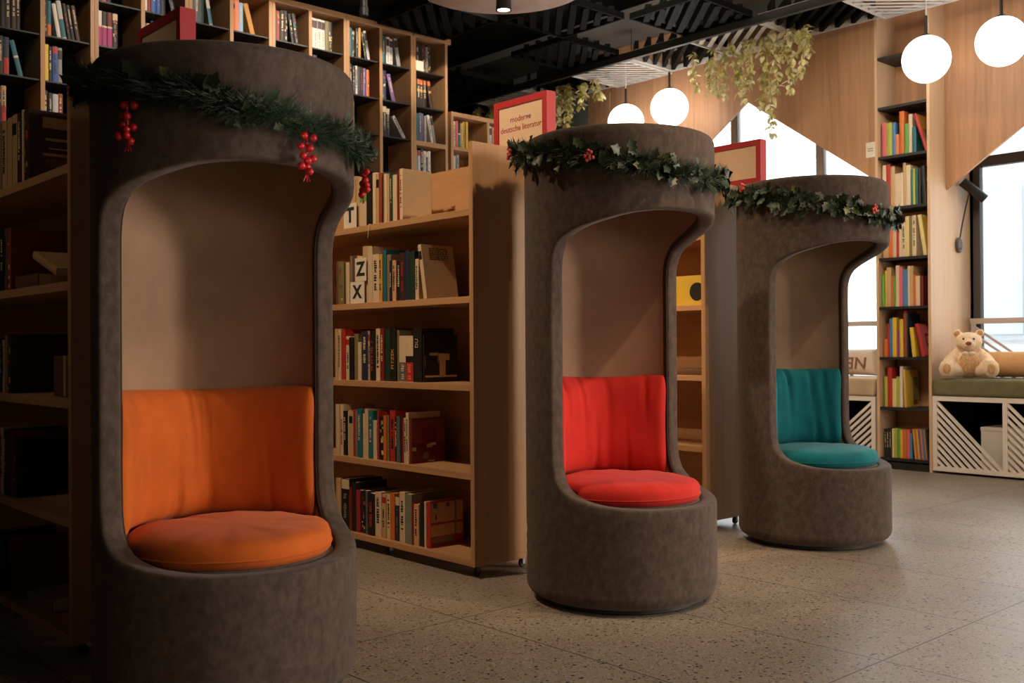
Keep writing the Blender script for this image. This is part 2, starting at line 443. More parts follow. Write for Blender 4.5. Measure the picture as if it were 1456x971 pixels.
# ------------------------------------------------------------------ ceiling furniture
def ceiling_panel(x0, x1, y0, y1, z, dirn, pitch, sw, dep, mat, label, frame_mat, open_=False, group='slatted ceiling panels'):
    t = thing('ceiling_panel', label, 'ceiling panel', ((x0 + x1) / 2, (y0 + y1) / 2, z), 0, group)
    a, b = (x1 - x0) / 2, (y1 - y0) / 2
    f = MB(); w = .016
    f.box((-a, -b, 0), (a, -b + w, .05), frame_mat); f.box((-a, b - w, 0), (a, b, .05), frame_mat)
    f.box((-a, -b + w, 0), (-a + w, b - w, .05), frame_mat); f.box((a - w, -b + w, 0), (a, b - w, .05), frame_mat)
    f.build('frame', t, smooth=0)
    s = MB(); a2, b2 = a - w - .001, b - w - .001
    ux, uy = (cos(dirn), sin(dirn)); nx, ny = -uy, ux
    R = a + b
    k = -R
    while k < R:
        # clip the line n.p = k against the panel
        ts = [-9, 9]
        for (c0, u, lim) in ((nx * k, ux, a2), (ny * k, uy, b2)):
            if abs(u) < 1e-6:
                if abs(c0) > lim: ts = [1, 0]
                continue
            t0, t1 = sorted(((-lim - c0) / u, (lim - c0) / u))
            ts = [max(ts[0], t0), min(ts[1], t1)]
        if ts[1] - ts[0] > .05:
            mx = Matrix.Translation((nx * k, ny * k, 0)) @ Matrix.Rotation(dirn, 4, 'Z')
            s.box((ts[0] + sw * .5, -sw / 2, .004), (ts[1] - sw * .5, sw / 2, dep), mat, mx)
        k += pitch
    s.build('slats', t, smooth=0)
    return t
pos = ['corner', 'second', 'third', 'fourth', 'fifth', 'sixth']
X0p = -6.96
A45, B45 = radians(47), radians(137)
for k in range(-3, 12):
    xa, xb = X0p + .72 * k, X0p + .72 * (k + 1)
    xa += .004; xb -= .004
    nth = ORD[k + 3]
    if k % 2 == 0:
        ceiling_panel(xa, xb, 7.06, 7.76, 3.62, B45 if k == 2 else A45,   .076 if k != 2 else .09, .025 if k != 2 else .04, .009, M['white_slat'],
                      'white diagonal slatted ceiling panel, %s along the wooden window wall from the corner' % nth, M['white_slat'])
    else:
        ceiling_panel(xa, xb, 7.06, 7.76, 3.64, B45, .10, .035, .14, M['black_slat'],
                      'black diagonal slatted ceiling panel, %s along the wooden window wall from the corner' % nth, M['white_slat'])
for j, (ya, yb) in enumerate(((6.30, 7.0), (5.56, 6.26), (4.82, 5.52))):
    for k in range(-3 if j == 0 else -1, 10):
        xa, xb = X0p + .72 * k + .01, X0p + .72 * (k + 1) - .01
        if j and xa < -7.0: xa = -7.0
        if xb - xa < .2: continue
        if (k + j) % 2: continue
        ceiling_panel(xa, xb, ya, yb, 3.66, B45, .105, .05, .09, M['black_slat'],
                      'black slatted ceiling panel in the dark %s, %s from the corner' % (['row behind the black beam', 'second row', 'third row'][j], ORD[k + 3]), M['black_slat'])
tag(MB().box((XL + .01, 7.01, 3.60), (3.0, 7.05, 3.67), M['black']).build('ceiling_beam', smooth=0, bevel=.004), 'long black ceiling beam between the white and the dark slatted panels', 'beam')
# added slab, coloured as the ceiling looks where window light falls
structure(MB().box((XL + .01, 7.10, 4.02), (4.0, 7.76, 4.10), M['soffit']).build('ceiling_lit_strip', smooth=0))
# duct and pipes
dt = thing('air_duct', 'big black air duct under the dark ceiling beside the tall bookcase', 'duct', (-6.62, 4.75, 3.78))
MB().box((-.4, -7.5, 0), (.5, .82, .40), M['blackp']).build('duct_body', dt, bevel=.01)
for y in (-5.5, -3.6, -1.7, .2):
    MB().box((-.415, y - .02, -.012), (.515, y + .02, .415), M['black']).build('flange', dt, smooth=0)
    MB().box((.05, y + .2, .40), (.08, y + .23, .47), M['black']).build('hanger', dt, smooth=0)
pp = thing('sprinkler_pipe', 'black vertical pipe hanging from the dark ceiling above the tall bookcase', 'pipe', (-6.0, 4.05, 3.335))
MB().tube([(0, 0, .0), (0, 0, .915)], .026, M['black'], 14).build('pipe', pp)
MB().lathe([(0, -.006), (.032, -.006), (.032, .05), (.026, .055)], M['black'], 16).build('end_sleeve', pp)
tr = thing('light_track', 'thin black track rail under the dark ceiling by the tall bookcase', 'track', (-5.6, 3.4, 3.9))
MB().box((-.02, -6, 0), (.02, 1.7, .035), M['black']).build('rail_body', tr, smooth=0)
for y in (-4, -2, 0, 1.5):
    MB().tube([(0, y, .03), (0, y, .35)], .006, M['black'], 6).build('hanger', tr)

# round plaster disc with a spot
dl = thing('disc_lamp', 'round plaster ceiling disc hanging at the top with a small black spot', 'ceiling lamp', (-4.232, 3.769, 3.0))
MB().lathe([(0, 0), (.47, 0), (.487, .006), (.49, .016), (.49, .05), (0, .05)], M['disc'], 96).build('disc', dl)
MB().lathe([(0, -.004), (.040, -.004), (.044, -.10), (.046, -.108), (.038, -.108), (.036, -.095), (0, -.094)], M['black'], 28, Matrix.Translation((-.05, .06, 0))).build('spot_housing', dl)
MB().lathe([(0, -.102), (.034, -.102), (.034, -.096), (0, -.096)], M['bulb'], 24, Matrix.Translation((-.05, .06, 0))).build('lens', dl)
for a in (0, 2.1, 4.2):
    MB().tube([(.33 * cos(a), .33 * sin(a), .048), (.33 * cos(a), .33 * sin(a), 1.25)], .0035, M['black'], 6).build('wire', dl)

# opal globes
def globe(x, y, z, label):
    t = thing('globe_lamp', label, 'pendant lamp', (x, y, z), 0, 'opal globe pendants')
    R = .172
    MB().ball((0, 0, 0), R, M['globe'], 40, 24).build('globe', t)
    MB().lathe([(.028, R - .012), (.028, R + .012), (.011, R + .02), (.011, R + .15), (.006, R + .155), (0, R + .155)], M['black'], 18).build('stem', t)
    MB().tube([(0, 0, R + .15), (0, 0, 3.735 - z)], .0045, M['white_slat'], 6).build('cord', t)
    MB().lathe([(0, 3.73 - z), (.075, 3.73 - z), (.075, 3.76 - z), (0, 3.76 - z)], M['soffit'], 28).build('canopy', t)
    MB().tube([(.075, 0, 3.745 - z), (.075, 0, 4.02 - z)], .004, M['black'], 6).build('suspension', t)
    return t
globe(-6.526, 7.40, 3.148, 'white globe lamp half hidden behind the drum of the red-seated chair')
globe(-5.993, 7.40, 3.195, 'white globe lamp hanging just left of the big trailing plant')
globe(-3.559, 7.40, 3.122, 'white globe lamp hanging in front of the tall children\'s shelf column')
globe(-3.013, 7.40, 3.132, 'white globe lamp hanging right of the children\'s shelf column')

# ------------------------------------------------------------------ column with the children's shelves
CX0, CX1 = -4.172, -3.716
colm = thing('shelf_column', 'tall wooden wall column with black niche shelves of children\'s books', 'bookcase', (0, YW, 0))
m = MB()
m.box((CX0, 0, 0), (CX0 + .022, .30, 3.95), M['panel_edge'])
m.box((CX1 - .022, 0, 0), (CX1, .77, 3.95), M['panel_edge'])
m.box((CX0, .30, 0), (CX1 - .022, .335, 3.95), M['panel_wood'])
m.box((CX0 + .022, 0, 3.75), (CX1 - .022, .30, 3.95), M['panel_wood'])
m.build('body', colm, smooth=0)
m = MB().box((CX0 + .0225, .012, .004), (CX1 - .0225, .299, .055), M['black']).build('plinth', colm, smooth=0)
KZ = [.09, .498, .90, 1.305, 1.70, 2.105, 2.52, 2.92, 3.325]
for z in KZ:
    MB().box((CX0 + .0225, .004, z - .022), (CX1 - .0225, .299, z), M['black']).build('shelf', colm, smooth=0)
sg = thing('shelf_label', 'small white label with two printed lines on the column edge', 'label', (-4.205, YW - .0035, 2.528))
MB().box((-.045, 0, 0), (.035, .003, .122), M['card']).build('plate', sg, smooth=0)
for z in (.05, .068):
    MB().box((-.03, -.0006, z), (.02, 0.0002, z + .005), M['ink']).build('printed_line', sg, smooth=0)

# ------------------------------------------------------------------ window benches
def bench(name, label, x0, x1, nb, flip, cush_mat, cush_label, ztop=.598, cz=.135):
    t = thing(name, label, 'bench', (x0, YW, 0))
    L = x1 - x0; D = .66; f = MB(); w = .034
    f.box((0, 0, .02), (L, .03, .02 + w), M['white_paint']); f.box((0, 0, ztop - .036), (L, .03, ztop - .0), M['white_paint'])
    bw = L / nb
    for i in range(nb + 1):
        xx = min(max(i * bw - w / 2, 0), L - w)
        f.box((xx, 0, .02 + w), (xx + w, .03, ztop - .036), M['white_paint'])
    f.box((0, .03, ztop - .02), (L, D, ztop), M['white_paint'])
    f.box((0, .03, .02), (.018, D, ztop - .02), M['white_paint']); f.box((L - .018, .03, .02), (L, D, ztop - .02), M['white_paint'])
    f.build('frame', t, smooth=0)
    b_ = MB().box((.018, D - .02, .02), (L - .018, D, ztop - .02), M['blackp']).box((.018, .031, .021), (L - .018, D - .02, .035), M['blackp']).box((.0185, .034, .036), (.022, D - .021, ztop - .021), M['blackp']).box((L - .022, .034, .036), (L - .0185, D - .021, ztop - .021), M['blackp'])
    b_.build('inner_lining', t, smooth=0)
    for i in range(nb):
        s = MB()
        xa, xb = max(i * bw - w / 2, 0) + w, min((i + 1) * bw + w / 2, L) - w
        za, zb = .02 + w, ztop - .036
        W_, H_ = xb - xa, zb - za
        nbar = 9
        for k in range(nbar):
            fr = k / nbar
            # bars parallel to the diagonal, filling the lower triangle
            p = (xa, zb - H_ * fr); q = (xb - W_ * fr, za)
            th = .0185
            if H_ * (1 - fr) < .05: continue
            ln = math.hypot(q[0] - p[0], q[1] - p[1]); ox, oz = th * W_ / ln, th * H_ / ln
            P = [p, q]
            poly = [(xa, zb - H_ * fr - th * 1.5), (xb - W_ * fr - th * 1.5 * W_ / H_, za), (xb - W_ * fr, za), (xa, zb - H_ * fr)]
            if flip: poly = [(xa + xb - x, z) for x, z in reversed(poly)]
            s.prism(poly, .006, .026, M['white_paint'])
        s.build('slatted_infill', t, smooth=0)
    cu = tag(MB().box((x0 + .008, YW - .012, ztop + .001), (x1 - .004, YW + D - .02, ztop + cz), cush_mat).build(name + '_cushion', bevel=.038, seg=5), cush_label, 'cushion')
    return t
bench('window_bench', 'white window bench with diagonal slats right of the children\'s shelf column', -3.712, -0.97, 5, False, M['olive_cloth'], 'long olive seat cushion under the teddy bear')
bench('window_bench', 'white window bench with diagonal slats seen behind the teal-seated chair', -6.60, -4.19, 4, True, M['beige_cloth'], 'long beige seat cushion behind the teal-seated chair', .577, .15)
bx = thing('storage_box', 'plain white box standing inside the slatted window bench', 'box', (-3.24, YW + .14, .0365))
MB().box((-.16, 0, 0), (.16, .3, .30), M['box_card']).build('carton', bx, bevel=.006)
MB().box((-.163, -.003, .30), (.163, .303, .33), M['box_card']).build('lid', bx, bevel=.004)

bo = thing('bolster', 'tan cylindrical bolster lying on the olive bench cushion', 'cushion', (-3.50, 8.24, .735 + .1042))
prof = [(0, 0), (.07, .0), (.092, .012), (.1, .035), (.1, .90), (.092, .925), (.07, .937), (0, .937)]
MB().lathe(prof, M['tan_leather'], 40, Matrix.Rotation(pi / 2, 4, 'Y')).build('roll', bo)
for x in (.03, .905):
    MB().tube([(x, .1005 * cos(a), .1005 * sin(a)) for a in [2 * pi * i / 40 for i in range(41)]], .003, M['tan_leather'], 6).build('piping', bo)

pl = thing('printed_pillow', 'pale pillow with brown printed letters on the beige bench cushion', 'pillow', (-4.72, 8.24, .733))
pl.rotation_euler = (radians(-14), 0, 0)
def pillow_mesh(w, h, t, mat, name, parent):
    n = 22; vs = []; fs = []
    for sgn in (-1, 1):
        for j in range(n + 1):
            for i in range(n + 1):
                u, v = 2 * i / n - 1, 2 * j / n - 1
                tt = t / 2 * (max(0, (1 - abs(u) ** 3.2) * (1 - abs(v) ** 3.2))) ** .55 + .004
                pin = 1 - .05 * (1 - abs(v) ** 2) * abs(u) ** 4
                vs.append((u * w / 2 * pin, sgn * tt, h / 2 + v * h / 2 * (1 - .05 * (1 - u * u) * abs(v) ** 4)))
    K = (n + 1) * (n + 1)
    for s_ in range(2):
        for j in range(n):
            for i in range(n):
                a = s_ * K + j * (n + 1) + i; q = (a, a + 1, a + n + 2, a + n + 1)
                fs.append(q if s_ == 0 else q[::-1])
    rim = [j for j in range(n + 1)] + [j * (n + 1) + n for j in range(1, n + 1)] + [n * (n + 1) + j for j in range(n - 1, -1, -1)] + [j * (n + 1) for j in range(n - 1, 0, -1)]
    for a, b in zip(rim, rim[1:] + rim[:1]): fs.append((b, a, a + K, b + K))
    return MB().add(vs, fs, mat).build(name, parent, smooth=80)
pillow_mesh(.62, .24, .13, M['pillow_cloth'], 'pillow_body', pl)
text_mesh('NE', .15, M['pillow_ink'], 'printed_letters', pl, Matrix.Translation((.13, -.070, .10)) @ Matrix.Rotation(pi, 4, 'Y') @ TXT, extrude=.006)

# teddy bear
bear = thing('teddy_bear', 'cream teddy bear sitting on the olive bench cushion against the column', 'teddy bear', (-3.512, 7.965, .741), radians(24))
bear.scale = (1.12, 1.12, 1.12)
b = MB()
fur = M['bear_fur']
def limb(pts, rs): 
    for (p, q, r0, r1) in zip(pts, pts[1:], rs, rs[1:]):
        for k in range(6):
            t_ = k / 5; b.ball(Vector(p).lerp(Vector(q), t_), r0 + (r1 - r0) * t_, fur, 14, 9)
b.ball((0, .03, .10), (.092, .085, .105), fur); b.ball((0, .02, .06), (.10, .09, .062), fur)
b.ball((.0, .0, .245), (.088, .076, .07), fur); b.ball((0, .02, .18), (.06, .055, .05), fur)
b.ball((0, -.058, .228), (.044, .042, .034), fur)
for s in (-1, 1):
    b.ball((s * .072, .012, .308), (.030, .018, .030), fur, 12, 8)
    limb([(s * .075, .02, .165), (s * .125, -.02, .115), (s * .125, -.075, .085)], [.036, .038, .042])
    limb([(s * .07, -.02, .05), (s * .115, -.09, .05), (s * .135, -.125, .058)], [.05, .048, .054])
    b.ball((s * .137, -.15, .065), (.052, .032, .064), fur)
body = b.build('bear_body', bear, smooth=0)
rm = body.modifiers.new('weld', 'REMESH'); rm.mode = 'VOXEL'; rm.voxel_size = .0075; rm.use_smooth_shade = True
sm = body.modifiers.new('smooth', 'SMOOTH'); sm.iterations = 6; sm.factor = .5
tx = bpy.data.textures.new('fur_clumps', 'CLOUDS'); tx.noise_scale = .012
dp = body.modifiers.new('fur', 'DISPLACE'); dp.texture = tx; dp.strength = .010; dp.mid_level = .5
MB().ball((0, -.052, .10), (.066, .026, .075), M['bear_tan'], 20, 12).build('belly_patch', bear)
MB().ball((0, -.099, .236), (.020, .012, .014), M['bear_brown'], 14, 8).build('nose', bear)
for s in (-1, 1):
    MB().ball((s * .033, -.068, .268), .0075, M['black'], 10, 8).build('eye', bear)
    MB().ball((s * .138, -.179, .065), (.026, .006, .034), M['bear_tan'], 14, 8).build('foot_pad', bear)
    MB().ball((s * .073, -.005, .309), (.018, .008, .018), M['bear_tan'], 12, 8).build('ear_lining', bear)
    MB().ball((s * .022, -.066, .168), (.020, .010, .013), M['card'], 12, 8).build('bow_loop', bear)

# wall reading lamp on the side of the column
wl = thing('wall_lamp', 'black swivel reading lamp fixed to the pale side of the column', 'wall lamp', (CX1, 8.234, 1.80))
RM = Matrix.Rotation(pi / 2, 4, 'Y')
MB().lathe([(0, .001), (.046, .001), (.05, .006), (.05, .022), (.044, .028), (0, .028)], M['frame'], 28, Matrix.Diagonal((1, .8, 1.25, 1)) @ RM).build('wall_plate', wl)
MB().box((.028, -.012, -.035), (.033, .012, -.022), M['black']).build('switch', wl, bevel=.001)
MB().tube([(.02, 0, .04), (.032, .02, .16), (.05, .045, .30), (.075, .06, .43)], .006, M['black'], 8).build('stalk', wl)
h0, h1 = Vector((.035, .02, .515)), Vector((.175, .12, .365))
dv = (h1 - h0).normalized(); hq = Matrix.Translation(h0) @ dv.to_track_quat('Z', 'Y').to_matrix().to_4x4()
LN = (h1 - h0).length
MB().lathe([(0, 0), (.034, 0), (.038, .004), (.038, LN - .004), (.034, LN), (.031, LN - .01), (0, LN - .012)], M['black'], 24, hq).build('lamp_head', wl)
MB().lathe([(0, LN - .009), (.03, LN - .009), (.03, LN - .006), (0, LN - .004)], M['bulb'], 20, hq).build('lens', wl)

# ------------------------------------------------------------------ books
def arc_band(m, t, z0, z1, u0, u1, mat, off=.0006, bulge=.003, n=4):
    vs = []; fs = []
    for z in (z0, z1):
        for i in range(n + 1):
            u = u0 + (u1 - u0) * i / n
            vs.append((t * u, bulge * (2 * u - 1) ** 2 - off, z))
    for i in range(n): fs.append((i, i + 1, n + 2 + i, n + 1 + i))
    m.add(vs, fs, mat)

def dashes(m, t, h, z0, z1, u0, u1, mat, rng):
    z = z0
    while z < z1:
        l = rng.uniform(.004, .010)
        if rng.random() > .18:
            arc_band(m, t, z, min(z + l, z1), u0 + rng.uniform(0, .1), u1 - rng.uniform(0, .1), mat, n=2)
        z += l + rng.uniform(.0018, .004)

BOOKN = [0]
def book(label, group, loc, t, h, d, col, deco='', rz=0, lean=0, split=True, parent=None, cover=None):
    BOOKN[0] += 1
    rng = random.Random(BOOKN[0] * 17)
    mat = M['c_' + col]; c = .0022 if t > .012 else .0012; bul = .003
    m = MB()
    m.box((0, bul, 0), (c, d, h), mat); m.box((t - c, bul, 0), (t, d, h), mat)
    n = 6; poly = [(t * i / n, bul * (2 * i / n - 1) ** 2) for i in range(n + 1)]
    inner = [(t - c, bul + c), (c, bul + c)]
    P = poly + inner
    vs = [(x, y, 0) for x, y in P] + [(x, y, h) for x, y in P]; K = len(P)
    m.add(vs, [tuple(range(K - 1, -1, -1)), tuple(range(K, 2 * K))] + [(i, (i + 1) % K, (i + 1) % K + K, i + K) for i in range(K)], mat)
    light = M['c_cream']; dark = M['c_black']
    for ch in deco:
        if ch == 'T': dashes(m, t, h, h * .25, h * .88, .26, .74, dark, rng)
        elif ch == 'L': dashes(m, t, h, h * .35, h * .88, .28, .72, light, rng)
        elif ch == 'D': dashes(m, t, h, h * .2, h * .8, .25, .75, M['c_crimson'], rng)
        elif ch == 'K': arc_band(m, t, h * .72, h * .88, .1, .9, dark)
        elif ch == 'R': arc_band(m, t, h * .80, h * .93, .02, .98, M['c_red']); dashes(m, t, h, h * .25, h * .7, .3, .7, dark, rng)
        elif ch == 'G': arc_band(m, t, h * .50, h * .93, .02, .98, M['c_green']); arc_band(m, t, h * .72, h * .76, .2, .8, dark)
        elif ch == 'C':
            for q in range(9):
                a = rng.uniform(.04, .85); b0 = rng.uniform(.05, .6)
                arc_band(m, t, h * a, h * (a + rng.uniform(.03, .1)), b0, min(.95, b0 + rng.uniform(.15, .4)), M['c_' + rng.choice(['teal', 'lime', 'cream', 'red', 'sage', 'gold'])], off=.0004 + q * .00012)
        elif ch == 'W': arc_band(m, t, h * .80, h * .99, .02, .98, light); dashes(m, t, h, h * .2, h * .72, .28, .72, M['c_taupe'], rng)
        elif ch == 'B': arc_band(m, t, h * .01, h * .42, .02, .98, M['c_slate']); dashes(m, t, h, h * .05, h * .38, .3, .75, light, rng)
        elif ch == 'X': arc_band(m, t, h * .01, h * .42, .02, .98, M['c_red']); arc_band(m, t, h * .42, h * .56, .02, .98, dark); dashes(m, t, h, h * .05, h * .38, .3, .75, M['c_salmon'], rng)
        elif ch == 'b': arc_band(m, t, h * .01, h * .45, .02, .98, M['c_' + rng.choice(['teal', 'navy', 'red', 'white'])])
        elif ch == 'm': arc_band(m, t, h * .01, h * .55, .02, .98, M['c_magenta']); arc_band(m, t, h * .55, h * .60, .02, .98, light)
        elif ch == 'w': arc_band(m, t, h * .68, h * .93, .05, .95, M['c_dark brown']); dashes(m, t, h, h * .1, h * .6, .3, .7, M['c_grey'], rng)
        elif ch == 't': arc_band(m, t, h * .05, h * .52, .02, .98, M['c_teal']); arc_band(m, t, h * .52, h * .58, .02, .98, light)
        elif ch == 'o': arc_band(m, t, h * .01, h * .35, .02, .98, M['c_orange'])
        elif ch == 'y': arc_band(m, t, h * .82, h * .97, .1, .9, M['c_orange']); arc_band(m, t, h * .55, h * .64, .1, .9, M['c_gold'])
        elif ch == 'k': arc_band(m, t, h * .80, h * .98, .02, .98, M['c_red'])
    rmx = Matrix.Rotation(lean, 4, 'Y')
    pm = MB().box((c + .0002, bul + c, .003), (t - c - .0002, d - .004, h - .003), M['paper'])
    if not split:
        m.v += pm.v and [] or []
        m.box((c + .0002, bul + c, .003), (t - c - .0002, d - .004, h - .003), M['paper'])
    o = m.build('book', None, smooth=40)
    if split: pm.build('pages', o, smooth=0)
    lift = t * sin(lean) if lean > 0 else 0
    o.matrix_world = Matrix.Translation(Vector(loc) + Vector((0, 0, .0006 + lift))) @ Matrix.Rotation(rz, 4, 'Z') @ rmx
    tag(o, label, 'book', group)
    return o

def spine_text(o, s, t, h, z, size, mat):
    mx = Matrix.Translation((t * .5, -.0012, z)) @ Matrix.Rotation(-pi / 2, 4, 'Y') @ TXT
    text_mesh(s, size, mat, 'spine_title', o, mx)

# ------------------------------------------------------------------ rolling bookcases
SH = [.0785, .454, .839, 1.222, 1.602]
BX, BL, BD, BT = -3.383, 2.05, .36, 1.892
def bookcase(y, label):
    t = thing('bookcase', label, 'bookcase', (BX, y, 0), 0, 'rolling oak bookcases')
    MB().box((-BL, 0, .05), (0, BD, .0785), M['oak_x']).build('bottom_board', t, bevel=.0012, seg=1)
    for x0 in (-.027, -BL):
        MB().box((x0, 0, .0787), (x0 + .027, BD, BT), M['oak']).build('end_panel', t, bevel=.0012, seg=1)
    MB().box((-BL + .0272, BD - .02, .0787), (-.0272, BD - .001, BT - .012), M['oak_x']).build('back_panel', t, bevel=.001, seg=1)
    for z in SH[1:]:
        MB().box((-BL + .0272, .001, z - .03), (-.0272, BD - .0202, z), M['oak_x']).build('shelf', t, bevel=.0012, seg=1)
    for x in (-.045, -.70, -1.35, -BL + .045):
        for yy in (.045, BD - .045):
            c = MB().box((x - .014, yy - .014, .044), (x + .014, yy + .014, .0498), M['steel'])
            c.box((x - .013, yy - .004, .016), (x - .0105, yy + .012, .044), M['steel']); c.box((x + .0105, yy - .004, .016), (x + .013, yy + .012, .044), M['steel'])
            co = c.build('caster', t, smooth=0)
            MB().lathe([(0, -.008), (.017, -.008), (.019, -.005), (.019, .005), (.017, .008), (0, .008)], M['rubber'], 20, Matrix.Translation((x, yy + .004, .0192)) @ Matrix.Rotation(pi / 2, 4, 'Y')).build('wheel', co)
    return t
Y1, Y2, Y3 = 1.153, 2.838, 4.466
bookcase(Y1, 'dark-lying oak bookcase on casters behind the orange-seated chair, at the left edge')
bookcase(Y2, 'oak bookcase on casters with five book-filled shelves between the orange and red chairs')
bookcase(Y3, 'oak bookcase on casters standing between the red-seated and teal-seated chairs')

MID = [[(-4.44,0.036,0.274,'tan',''),(-4.404,0.07,0.262,'tan',''),(-4.332,0.04,0.248,'tan',''),(-4.292,0.066,0.245,'beige','G'),(-4.227,0.043,0.246,'black',''),(-4.182,0.028,0.257,'cream',''),(-4.154,0.033,0.249,'tan','K'),(-4.121,0.027,0.247,'rust',''),(-4.095,0.016,0.243,'olive',''),(-4.078,0.022,0.236,'cream',''),(-4.057,0.022,0.23,'tan',''),(-4.034,0.022,0.238,'dark green','L'),(-4.012,0.035,0.224,'cream',''),(-3.977,0.03,0.24,'dark red',''),(-3.948,0.025,0.245,'cream','T')],[(-4.512,0.026,0.226,'brown',''),(-4.487,0.054,0.22,'olive','C'),(-4.431,0.011,0.214,'brown',''),(-4.42,0.032,0.212,'cream',''),(-4.388,0.028,0.243,'taupe',''),(-4.36,0.031,0.241,'brown',''),(-4.329,0.017,0.241,'gold',''),(-4.312,0.039,0.234,'cream',''),(-4.273,0.047,0.283,'tan',''),(-4.227,0.044,0.279,'beige',''),(-4.181,0.056,0.235,'cream','T'),(-4.125,0.03,0.23,'gold','T'),(-4.095,0.028,0.251,'teal',''),(-4.066,0.032,0.226,'taupe',''),(-4.034,0.022,0.195,'black','L'),(-4.012,0.031,0.195,'peach','T'),(-3.981,0.033,0.192,'black','L'),(-3.948,0.037,0.226,'dark brown','D'),(-3.911,0.032,0.234,'navy',''),(-3.879,0.045,0.227,'dark green',''),(-3.834,0.027,0.19,'cream','T')],[(-4.521,0.027,0.259,'tan',''),(-4.494,0.027,0.258,'beige','T'),(-4.467,0.036,0.257,'red',''),(-4.429,0.041,0.22,'cream','R'),(-4.388,0.039,0.213,'black','T'),(-4.35,0.037,0.232,'olive',''),(-4.312,0.03,0.19,'cream',''),(-4.282,0.051,0.245,'navy','L'),(-4.231,0.029,0.244,'tan','R'),(-4.202,0.041,0.244,'black','D'),(-4.16,0.035,0.255,'cream','T'),(-4.125,0.034,0.254,'dark red','L'),(-4.09,0.016,0.237,'black',''),(-4.074,0.04,0.252,'dark green',''),(-4.034,0.046,0.254,'black','F'),(-3.987,0.02,0.244,'olive',''),(-3.967,0.058,0.217,'cream','B'),(-3.909,0.061,0.216,'cream','X'),(-3.849,0.067,0.25,'black','U'),(-3.782,0.011,0.219,'black','')],[(-4.521,0.035,0.256,'beige',''),(-4.485,0.032,0.256,'cream','D'),(-4.453,0.033,0.225,'black','L'),(-4.417,0.018,0.225,'cream',''),(-4.4,0.04,0.23,'tan','K'),(-4.36,0.019,0.235,'crimson',''),(-4.341,0.02,0.236,'taupe',''),(-4.321,0.039,0.241,'teal','L'),(-4.282,0.032,0.219,'cream',''),(-4.25,0.031,0.244,'beige',''),(-4.218,0.038,0.234,'teal','L'),(-4.181,0.031,0.191,'cream',''),(-4.149,0.012,0.236,'red',''),(-4.138,0.046,0.21,'black','C'),(-4.092,0.026,0.218,'orange',''),(-4.066,0.016,0.219,'olive',''),(-4.05,0.044,0.245,'red','T'),(-4.007,0.024,0.215,'black','L'),(-3.983,0.027,0.219,'slate',''),(-3.956,0.022,0.213,'dark red',''),(-3.934,0.025,0.214,'beige','T'),(-3.909,0.023,0.24,'cream','T'),(-3.886,0.014,0.211,'maroon','')],[(-4.521,0.047,0.253,'tan',''),(-4.471,0.074,0.256,'black','W'),(-4.395,0.025,0.217,'dark red',''),(-4.37,0.035,0.245,'black',''),(-4.336,0.035,0.209,'crimson',''),(-4.301,0.049,0.21,'black','C'),(-4.252,0.021,0.208,'slate',''),(-4.231,0.06,0.206,'black','D'),(-4.171,0.054,0.217,'cream','T'),(-4.116,0.034,0.212,'tan','R'),(-4.082,0.038,0.215,'cream','T'),(-4.044,0.038,0.224,'orange',''),(-4.006,0.034,0.212,'navy','W'),(-3.971,0.047,0.237,'cream','T'),(-3.924,0.053,0.233,'sage',''),(-3.871,0.023,0.198,'dark red',''),(-3.848,0.037,0.192,'peach','T'),(-3.811,0.04,0.201,'black',''),(-3.77,0.015,0.212,'cream',''),(-3.756,0.025,0.212,'red','')]]
